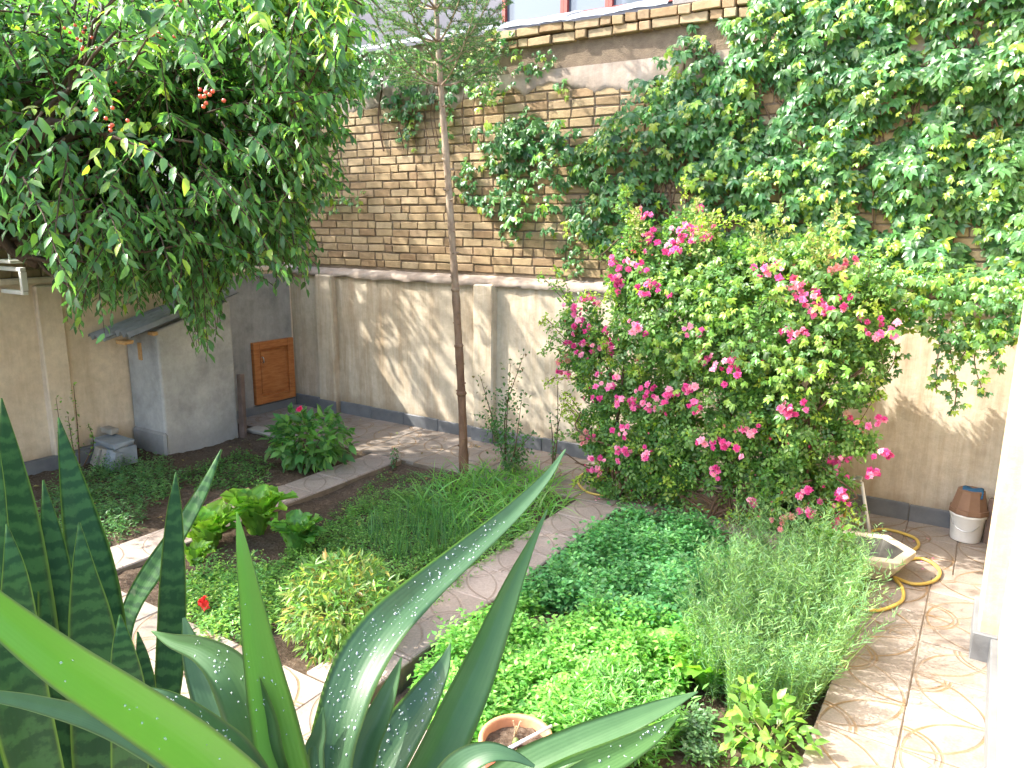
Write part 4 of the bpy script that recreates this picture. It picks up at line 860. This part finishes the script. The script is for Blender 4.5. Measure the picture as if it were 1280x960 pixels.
# ------------------------------------------------------------------ shrubs
def shrub(name, label, cat, base, c, R, n, L, wd, cols, wts=None, stems=8, mat='leaf', T=T8, r=.006, shell=.35, tri=1):
    t_ = thing(name, base, label, cat); base = np.array(base, float); c = np.array(c, float); R = np.array(R, float); mb = MB(); fo = Foliage()
    for k in range(stems):
        d, p = sphere_pts(1, .5); mb.tube(spline([base+rng.normal(0, .012, 3)*[1, 1, 0], (base+c)/2+rng.normal(0, .03, 3), c+p[0]*R*.85], 4), list(np.linspace(r, r*.4, 9)), 5, False)
    d, p = sphere_pts(n, shell); P = c+p*R; P[:, 2] = np.maximum(P[:, 2], base[2]+.02); C = palette(n, cols, wts)
    for k in range(tri):
        D = unit(d*.8+rng.normal(0, .55, (n, 3))+np.array([0, 0, .1 if tri == 1 else -.1])); l_ = L*rng.uniform(.6, 1.2, n); fo.add(P, D, np.array([0, 0, 1.0])+rng.normal(0, .4, (n, 3)), l_, l_*wd, C*rng.uniform(.9, 1.1, (n, 1)), T)
    adopt(t_, mb.build('stems', 'stem_green', None, True), fo.build('foliage', mat)); return t_
b_ = G(418, 838, -.04); b_ = np.array((b_[0]-.1, b_[1]+.15, -.04))
shrub('nandina_shrub', 'yellowish small-leaved shrub at the front corner of the middle bed', 'shrub', b_, b_+[0, 0, .22], (.29, .27, .24), 1500, .055, .26, [(.17, .30, .08), (.27, .34, .10), (.12, .25, .06), (.34, .26, .09)], (3, 2.5, 4, .8), 16, T=T5, tri=2)
b_ = G(392, 585, -.03)
hy = shrub('pink_flowered_shrub', 'broad-leaved green shrub with one pink flower in the left bed corner', 'shrub', b_, b_+[-.02, 0, .24], (.36, .30, .24), 330, .10, .52, [(.075, .20, .06), (.105, .25, .07), (.14, .30, .07)], None, 14, tri=2)
q = PY(375, 513, b_[1]-.1); adopt(hy, blossoms(q, 3, .012, .03, [(.75, .06, .25)]).build('flower', 'petal')); adopt(hy, MB().tube([q+[0, .01, 0], b_+[-.03, 0, .2]], .004, 5).build('flower_stalk', 'stem_green'))
for (tops, base, lab) in (([(655, 442), (638, 455), (600, 470), (652, 500), (668, 540)], (632, 592), 'slender young rose shrub with reddish leaves, right of the spruce trunk'), ([(697, 478), (688, 520), (705, 500)], (690, 605), 'thin single-stemmed sapling between the young rose shrub and rose bush'), ([(493, 565), (490, 570)], (492, 588), 'tiny seedling at the corner of the divider path'),
        ([(33, 492), (45, 520), (55, 560)], (62, 585), 'thin stem with pale leaf leaning on the side wall plaster'), ([(92, 482), (85, 520), (110, 530)], (100, 590), 'young shoot with light leaves near the slab heap'), ([(70, 498), (75, 540)], (85, 592), 'short leafy shoot between two thin stems by the side wall')):
    left = base[0] < 200; b0 = G(*base, -.04); t_ = thing('sapling', b0, lab, 'sapling', 'young saplings'); mb = MB(); fo = Foliage(); big = base[0] == 632
    for (x, y) in tops:
        top = PY(x, y, b0[1]+rng.normal(0, .05)); 
        if big: pass
        p = np.array(spline([b0+rng.normal(0, .01, 3)*[1, 1, 0], b0*.55+top*.45+rng.normal(0, .03, 3), top], 8)); mb.tube(p, list(np.linspace(.007, .002, len(p))), 5, False)
        sel = p[len(p)//3:]; m_ = (5 if big else 3); PP = np.repeat(sel, m_, 0)+rng.normal(0, .03 if big else .012, (len(sel)*m_, 3)); k = len(PP); low = (PP[:, 2] < .55)[:, None]
        if left: C = palette(k, [(.20, .34, .07), (.12, .24, .06)])
        else: C = np.where(low, palette(k, [(.06, .15, .055), (.08, .19, .065)]), palette(k, [(.09, .13, .05), (.14, .12, .06), (.07, .14, .05)]))
        l_ = rng.uniform(.02, .042, k)*(1.15 if big else .85); D = rand_dirs(k)+np.array([0, 0, .1]); fo.add(PP, D, np.array([0, 0, 1.])+rng.normal(0, .4, (k, 3)), l_, l_*.6, C, T5)
        if big:
            for _ in range(2):
                cpt = sel[rng.integers(0, len(sel)//2)]; k = 75; PP = cpt+rng.normal(0, 1, (k, 3))*np.array([.07, .05, .05]); l_ = rng.uniform(.025, .04, k); fo.add(PP, rand_dirs(k), np.array([0, 0, 1.])+rng.normal(0, .5, (k, 3)), l_, l_*.65, palette(k, [(.055, .15, .055), (.08, .19, .06)]), T5)
    adopt(t_, mb.build('stems', 'stem_brown', None, True), fo.build('foliage', 'leaf'))
b_ = G(955, 955, -.1)
shrub('raspberry_plant', 'bright yellow-green broad-leaved plant at the front edge of the right bed', 'plant', b_, b_+[0, .02, .12], (.17, .14, .14), 170, .062, .6, [(.16, .33, .06), (.22, .39, .07), (.13, .28, .06)], None, 11)
b_ = G(920, 925, -.1)
shrub('raspberry_plant', 'yellow-green upright shoot on the bare soil beside the tarragon', 'plant', b_, b_+[.03, 0, .18], (.05, .05, .14), 34, .06, .62, [(.22, .37, .06), (.17, .33, .06)], None, 3)
b_ = G(1030, 750, -.1)
shrub('leafy_plant', 'light green leafy plant growing against the stone water basin', 'plant', b_, b_+[0, 0, .24], (.13, .12, .22), 190, .06, .62, [(.15, .30, .05), (.22, .37, .06), (.10, .23, .05)], None, 8)
# small red flower among the weeds
q = G(255, 757, .04); t_ = thing('red_flower', (q[0], q[1], -.04), 'small red flower among the weeds of the middle bed', 'flower'); adopt(t_, blossoms(q, 5, .02, .024, [(.55, .03, .03), (.62, .06, .04)]).build('petals', 'petal'), MB().tube([(q[0], q[1], -.04), q], .003, 5).build('stalk', 'stem_green'))
# ================================================================== OBJECTS
# hexagonal stone basin
bc = np.array((-.42, 4.54, 0)); ba = thing('water_basin', bc, 'hexagonal pale stone water basin with dirty inside on the tiled path', 'basin')
V, Fc = lathe([(.125, 0), (.15, .012), (.232, .115), (.238, .155), (.182, .158), (.176, .145)], 6, bc, .25); o = link('body', mesh('body', V, Fc), 'basin_stone'); adopt(ba, o); md = o.modifiers.new('Bevel', 'BEVEL'); md.width = .006; md.segments = 2
V, Fc = lathe([(.180, .150), (.12, .03), (.0005, .028)], 6, bc, .25); adopt(ba, link('bowl', mesh('bowl', V, Fc), 'basin_inside'))
# tap pipe
p0 = G(1088, 672, .0); tpi = thing('water_tap', p0, 'white water pipe with tap standing behind the stone basin', 'tap')
pt = PY(1077, 603, p0[1]); adopt(tpi, MB().tube([p0, p0*.5+pt*.5, pt], .011, 8).build('pipe', 'white_plastic', None, True)); adopt(tpi, MB().tube(spline([pt, pt+[-.02, -.01, .02], pt+[-.05, -.02, .015], pt+[-.06, -.02, -.02]], 4), .010, 8).build('spout', 'chrome', None, True)); adopt(tpi, MB().box(pt+[-.035, -.03, .02], pt+[.005, 0, .045], .004).build('handle', 'chrome'))
# yellow hose in loops
s_ = pt+[-.06, -.02, -.03]; hp = [s_, s_+[-.01, -.01, -.15], s_+[-.03, -.03, -.32]]+[G(a, b, .012) for a, b in ((1055, 690), (1095, 662), (1138, 670), (1148, 682), (1130, 692), (1100, 690), (1105, 705), (1150, 698), (1174, 712), (1168, 726), (1142, 730), (1118, 722), (1128, 735), (1126, 752), (1095, 763), (1060, 755), (1045, 738))]
tag(MB().tube(spline(hp, 8), .0095, 8).build('garden_hose', 'hose_yellow', None, True), 'yellow garden hose looped around the stone basin', 'hose')
hp = [G(a, b, .012) for a, b in ((765, 588), (735, 590), (723, 598), (727, 610), (745, 618), (790, 622), (850, 632), (930, 645), (1000, 655))]
tag(MB().tube(spline(hp, 8), .0085, 8).build('garden_hose', 'hose_yellow', None, True), 'yellow garden hose lying under the rose bush along the back path', 'hose')
# bucket with an upturned brown pot
bk = np.array((.035, 5.38, 0)); bu = thing('bucket', bk, 'white plastic bucket standing by the back wall plinth', 'bucket')
V, Fc = lathe([(.0005, .002), (.082, .002), (.086, .01), (.098, .165), (.104, .17), (.104, .182), (.096, .182), (.084, .02), (.0005, .016)], 26, bk); adopt(bu, link('body', mesh('body', V, Fc), 'white_plastic', None, True))
adopt(bu, MB().tube(spline([bk+[-.104, 0, .17], bk+[-.06, -.085, .10], bk+[.03, -.10, .09], bk+[.104, -.01, .17]], 6), .003, 6).build('handle', 'chrome', None, True))
pc = bk+np.array((.0, .0, .185)); po = thing('brown_pot', pc, 'brown plant pot turned upside down on the white bucket', 'pot')
V, Fc = lathe([(.112, 0), (.114, .006), (.112, .03), (.104, .032), (.078, .145), (.07, .15), (.0005, .15)], 10, pc, .3); adopt(po, link('body', mesh('body', V, Fc), 'brown_plastic'))
cl = MB(); nn_ = 9; V = []; Fc = []
for i in range(nn_):
    for j in range(5): u, v_ = i/(nn_-1), j/4; V.append(pc+[-.05+.115*u, -.085*v_+.02, .155-.05*max(0, v_-.7)*3+.006*math.sin(u*9+v_*5)])
for i in range(nn_-1):
    for j in range(4): a = i*5+j; Fc.append((a, a+5, a+6, a+1))
o = link('blue_cloth', mesh('blue_cloth', V, Fc), 'blue_cloth', None, True); md = o.modifiers.new('Solid', 'SOLIDIFY'); md.thickness = .003; tag(o, 'folded blue cloth lying on the upturned brown pot', 'cloth')
tag(MB().box((.135, 5.36, 0), (.165, 5.40, .30), .004, .003).build('wooden_stake', 'rust_post'), 'dark wooden stake standing beside the white bucket', 'stake')
# terracotta pot
tc_ = G(645, 924, .10); k = float((tc_-O)@fwd); R = 46/F*k; tc_[2] = -.09; tp_ = thing('flower_pot', tc_, 'round terracotta flower pot with bare soil at the front of the right bed', 'flower pot')
V, Fc = lathe([(R*.62, 0), (R*.72, .01), (R*.95, .15), (R*.98, .16), (R*1.0, .19)], 36, tc_); adopt(tp_, link('body', mesh('body', V, Fc), 'terracotta', None, True))
V, Fc = lathe([(R*1.0, .186), (R*1.03, .192), (R*1.0, .20), (R*.90, .199), (R*.88, .19), (R*.85, .12)], 36, tc_); adopt(tp_, link('rim', mesh('rim', V, Fc), 'terracotta_rim', None, True))
V = [tc_+[0, 0, .165]]; Fc = []
for i in range(1, 8):
    for j in range(24): a = j*2*math.pi/24; r_ = R*.875*i/7; V.append(tc_+[r_*math.cos(a), r_*math.sin(a), .16+.012*mnoise.noise(Vector((i*1.1, j*1.3, 3)))])
for j in range(24): Fc.append((0, 1+j, 1+(j+1) % 24))
for i in range(6):
    for j in range(24): a = 1+i*24; Fc.append((a+j, a+24+j, a+24+(j+1) % 24, a+(j+1) % 24))
adopt(tp_, link('potting_soil', mesh('potting_soil', V, Fc), 'soil'))
mb = MB()
for (dx, dy, h_) in ((-.04, .05, .07), (-.03, .06, .05), (-.035, .04, .05)): mb.tube([tc_+[dx, dy, .15], tc_+[dx+rng.normal(0, .02), dy, .16+h_]], .003, 5)
o = mb.build('dry_stalks', 'dry_stalk'); tag(o, kind='stuff'); adopt(tp_, o)
V, Fc = lathe([(.0005, 0), (.012, .004), (.014, .022), (.009, .036), (.0005, .04)], 10, tc_+np.array((0, 0, .155))); o = link('small_cactus', mesh('small_cactus', V, Fc), 'stem_green', None, True); tag(o, 'tiny dry cactus in the soil of the terracotta pot', 'cactus')
a, b_ = G(632, 938, .085), G(690, 907, .14); tag(MB().tube([a, b_], [.008, .006], 7).build('plant_stick', 'pale_stick', None, True), 'pale grey stick lying across the terracotta pot', 'stick')
# ------------------------------------------------------------------ window ledge and the two house plants on it
tag(MB().box((-1.05, -.35, 1.02), (.18, .70, 1.10), .008).build('window_ledge', 'parapet'), kind='structure'); tag(MB().box((-1.0, .45, -.3), (.17, .66, 1.02)).build('parapet', 'parapet'), kind='structure')
def fg_leaf(root, pts, mat, twist=0.0, fold=.25, th=.0022, tint=0.0, wave=0.0, cam_side=1):
    P = np.array(spline([np.array(p, float) for p in pts], 7)); n = len(P); C3 = np.array([PD(a, b, k) for a, b, _, k in P]); V = []; Fc = []; Cc = []; nw = 9
    for i in range(n):
        tng = C3[min(i+1, n-1)]-C3[max(i-1, 0)]; tng /= np.linalg.norm(tng); view = C3[i]-O; view /= np.linalg.norm(view); wv = np.cross(tng, view); wv /= np.linalg.norm(wv); nr = np.cross(wv, tng)
        if nr@view > 0: nr = -nr
        tw = twist; wv, nr = wv*math.cos(tw)+nr*math.sin(tw), nr*math.cos(tw)-wv*math.sin(tw); hw = max(P[i][2], .6)/F*P[i][3]/max(.3, math.cos(tw))
        for side in (1, -1):
            for j in range(nw):
                v = j/(nw-1)*2-1; off = fold*hw*(abs(v)**1.3)*cam_side; tk = th*(1-v*v)*.5*side; V.append(C3[i]+wv*hw*v+nr*(off+tk+wave*hw*math.sin(i*.8+v*2))); Cc.append((i/n*len(P)/14, j/(nw-1), tint))
    m_ = 2*nw
    for i in range(n-1):
        for j in range(nw-1):
            a = i*m_+j; Fc.append((a, a+1, a+m_+1, a+m_)); a += nw; Fc.append((a, a+m_, a+m_+1, a+1))
        a = i*m_; Fc.append((a, a+m_, a+m_+nw, a+nw)); a += nw-1; Fc.append((a, a+nw, a+m_+nw, a+m_))
    o = link('leaf', mesh('leaf', V, Fc, Cc), mat, None, True); adopt(root, o); return o, C3, V, m_, nw
sn_base = PD(140, 1085, .70); sn_base[2] = 1.10
sn = thing('snake_plant', sn_base, 'potted snake plant with upright dark banded leaves on the window ledge', 'plant')
SN = [([(2, 498, 1, .62), (14, 580, 14, .63), (22, 660, 26, .64), (28, 760, 36, .65), (40, 880, 40, .66), (70, 1000, 36, .67), (100, 1090, 20, .69)], .1, 0),
      ([(-14, 505, 2, .60), (-6, 600, 10, .60), (0, 720, 14, .61), (10, 860, 18, .62), (60, 1080, 16, .66)], .2, 0),
      ([(8, 655, 1, .58), (18, 720, 14, .58), (22, 800, 24, .59), (30, 900, 30, .60), (80, 1080, 20, .65)], -.1, .1),
      ([(54, 600, 1, .66), (66, 680, 14, .66), (74, 760, 22, .66), (84, 850, 27, .67), (100, 960, 30, .68), (125, 1085, 20, .70)], .15, .42),
      ([(73, 522, 1, .71), (83, 570, 9, .71), (98, 640, 19, .71), (113, 710, 26, .71), (126, 790, 28, .71), (135, 900, 28, .71), (142, 1085, 18, .71)], -.1, .35),
      ([(99, 653, 1, .64), (105, 710, 13, .64), (115, 780, 25, .65), (122, 860, 29, .66), (128, 960, 30, .67), (138, 1085, 18, .70)], .15, .5),
      ([(40, 640, 1, .74), (48, 720, 18, .74), (56, 820, 28, .74), (75, 930, 30, .73), (115, 1085, 20, .72)], -.2, .1),
      ([(120, 745, 1, .76), (132, 800, 12, .76), (142, 860, 20, .75), (150, 940, 24, .74), (150, 1085, 16, .72)], .25, .15),
      ([(-6, 640, 1, .72), (-2, 720, 18, .72), (2, 820, 28, .72), (20, 930, 32, .71), (90, 1085, 20, .71)], .1, .2),
      ([(277, 562, 1, .80), (255, 612, 7, .79), (225, 665, 11, .78), (192, 715, 13, .77), (168, 755, 11, .76), (155, 800, 10, .75), (150, 900, 12, .74), (148, 1085, 14, .73)], .45, .6),
      ([(220, 590, 1, .76), (218, 640, 9, .76), (216, 720, 15, .76), (214, 800, 17, .76), (208, 870, 16, .75), (190, 960, 16, .74), (165, 1085, 14, .73)], .0, 0),
      ([(150, 768, 1, .60), (154, 810, 13, .60), (160, 860, 20, .61), (164, 930, 22, .63), (158, 1085, 16, .68)], .1, .5),
      ([(172, 790, 1, .70), (178, 830, 9, .70), (180, 890, 14, .70), (172, 1085, 14, .72)], -.2, .1)]
for (pts, tw, tint) in SN: fg_leaf(sn, pts, 'snake_leaf', tw, .30, .004, tint)
def house_pot(root, x, y, R, zt):
    c = np.array((x, y, 1.10)); h = zt-1.10; V, Fc = lathe([(R*.7, 0), (R*.75, .004), (R*.97, h-.03), (R*1.05, h-.028), (R*1.05, h), (R*.95, h), (R*.92, h-.03)], 30, c); adopt(root, link('pot', mesh('pot', V, Fc), 'terracotta_rim', None, True)); V, Fc = lathe([(R*.93, h-.03), (.0005, h-.025)], 30, c); adopt(root, link('potting_soil', mesh('potting_soil', V, Fc), 'soil'))
house_pot(sn, sn_base[0]+.0, sn_base[1], .105, 1.32)
dr_base = PD(430, 1120, .62); dr_base[2] = 1.10
dr = thing('dracaena', dr_base, 'potted plant with long arching strap leaves wet with water drops on the window ledge', 'plant')
DR = [([(-60, 712, 13, .40), (0, 766, 21, .41), (80, 828, 27, .43), (160, 880, 30, .46), (245, 938, 32, .50), (320, 1005, 32, .54), (400, 1100, 24, .60)], .15, .35, 1.0),
      ([(-30, 866, 6, .55), (50, 880, 10, .56), (140, 908, 14, .57), (230, 960, 16, .58), (330, 1030, 16, .60), (410, 1100, 14, .61)], .35, .2, .1),
      ([(296, 640, 1, .56), (303, 690, 8, .56), (314, 760, 15, .565), (326, 830, 22, .57), (340, 900, 28, .575), (358, 980, 30, .58), (400, 1100, 18, .61)], -.15, .4, .8),
      ([(190, 789, 1, .60), (215, 800, 8, .59), (255, 812, 16, .58), (292, 842, 26, .575), (318, 900, 30, .575), (335, 970, 30, .58), (395, 1100, 16, .61)], .45, .35, .15),
      ([(178, 860, 3, .52), (215, 880, 14, .52), (260, 918, 24, .53), (300, 965, 30, .545), (390, 1100, 18, .60)], .1, .3, .05),
      ([(230, 772, 2, .66), (244, 820, 14, .655), (268, 880, 22, .645), (300, 950, 24, .635), (400, 1100, 16, .62)], .3, .3, .05),
      ([(707, 562, 1, .90), (682, 598, 6, .87), (640, 642, 11, .83), (585, 690, 16, .78), (530, 738, 21, .73), (485, 782, 27, .68), (452, 832, 31, .65), (430, 890, 30, .63), (415, 960, 27, .62), (415, 1100, 18, .61)], .3, .35, .05),
      ([(684, 637, 1, .80), (664, 678, 5, .78), (645, 718, 10, .76), (622, 772, 16, .73), (600, 825, 21, .71), (570, 890, 26, .68), (535, 960, 27, .66), (450, 1100, 18, .62)], -.35, .5, .25),
      ([(502, 822, 1, .64), (492, 850, 8, .64), (474, 895, 16, .635), (450, 950, 21, .63), (420, 1100, 16, .61)], .1, .6, .1),
      ([(563, 805, 1, .68), (553, 835, 10, .675), (530, 875, 20, .665), (498, 925, 27, .65), (465, 985, 28, .635), (425, 1100, 16, .61)], .2, .35, .05),
      ([(404, 884, 1, .62), (400, 915, 9, .62), (393, 960, 14, .62), (405, 1100, 14, .61)], .2, .5, .05),
      ([(872, 865, 1, .66), (830, 884, 9, .65), (780, 906, 15, .64), (720, 932, 20, .63), (650, 968, 24, .62), (560, 1030, 24, .615), (450, 1110, 18, .61)], .4, .3, .15),
      ([(850, 893, 1, .63), (815, 918, 11, .625), (765, 945, 18, .62), (700, 975, 22, .615), (600, 1030, 22, .61), (460, 1115, 16, .605)], -.2, .3, .35),
      ([(668, 958, 2, .60), (640, 945, 7, .60), (608, 942, 13, .60), (575, 960, 19, .60), (545, 1000, 22, .605), (440, 1105, 16, .61)], .3, .3, .05)]
keep = {}
for i, (pts, tw, fold, tint) in enumerate(DR): keep[i] = fg_leaf(dr, pts, 'strap_leaf', tw, fold, .0016, tint)
house_pot(dr, dr_base[0], dr_base[1], .095, 1.30)
# water drops on the wet leaves
dv, df = lathe([(1, 0), (.85, .38), (.45, .62), (.001, .7)], 8); mb = MB()
for (i, cnt, lo, hi) in ((6, 230, .25, .9), (9, 70, .25, .8), (4, 60, .2, .8), (3, 40, .3, .75), (12, 26, .1, .5), (0, 14, .3, .8), (2, 20, .3, .8)):
    o, C3, V, m_, nw = keep[i]; V = np.array(V); n = len(C3)
    for k in range(cnt):
        a = rng.uniform(lo, hi)*(n-2); ia = int(a); j = rng.integers(1, nw-2); fr = rng.random(); p = V[ia*m_+j]*(1-fr)+V[ia*m_+j+1]*fr; p = p+(V[(ia+1)*m_+j]-V[ia*m_+j])*(a-ia); e1 = V[ia*m_+j+1]-V[ia*m_+j]; e2 = V[(ia+1)*m_+j]-V[ia*m_+j]; nr = np.cross(e1, e2); nr /= np.linalg.norm(nr)+1e-12
        if nr@(p-O) > 0: nr = -nr
        r_ = rng.choice([.0005, .0008, .0011, .0015], p=[.55, .3, .12, .03]); e1 = e1/np.linalg.norm(e1); e2 = np.cross(nr, e1); mb.add([p+r_*(e1*v[0]+e2*v[1]*1.15+nr*v[2]) for v in dv], df)
o = mb.build('water_drops', 'water', None, True); tag(o, kind='stuff'); adopt(dr, o)

# fallen leaves and petals
lit = Foliage(); n = 420; q = np.stack([rng.uniform(-6.1, -.42, n), rng.uniform(2.1, 5.4, n)], 1); zz = np.where(q[:, 1] > 4.66, .006, np.where(q[:, 0] > -2.0, -.085, -.018)); l_ = rng.uniform(.02, .05, n)
lit.add(np.c_[q, zz+.004], np.c_[rng.normal(0, 1, (n, 2)), rng.normal(0, .12, n)], np.c_[rng.normal(0, .2, (n, 2)), np.ones(n)], l_, l_*.5, palette(n, [(.30, .20, .09), (.20, .13, .07), (.40, .34, .12), (.22, .25, .08)]), T5)
n = 130; q = np.stack([rng.uniform(-2.3, -.1, n), rng.uniform(4.6, 5.3, n)], 1); l_ = rng.uniform(.012, .022, n); lit.add(np.c_[q, np.full(n, .008)], np.c_[rng.normal(0, 1, (n, 2)), rng.normal(0, .1, n)], np.c_[rng.normal(0, .2, (n, 2)), np.ones(n)], l_, l_*.8, palette(n, PINK), T5)
tag(lit.build('leaf_litter', 'leaf_matte'), 'dry leaves and pink petals scattered on soil and paving', 'fallen leaves')
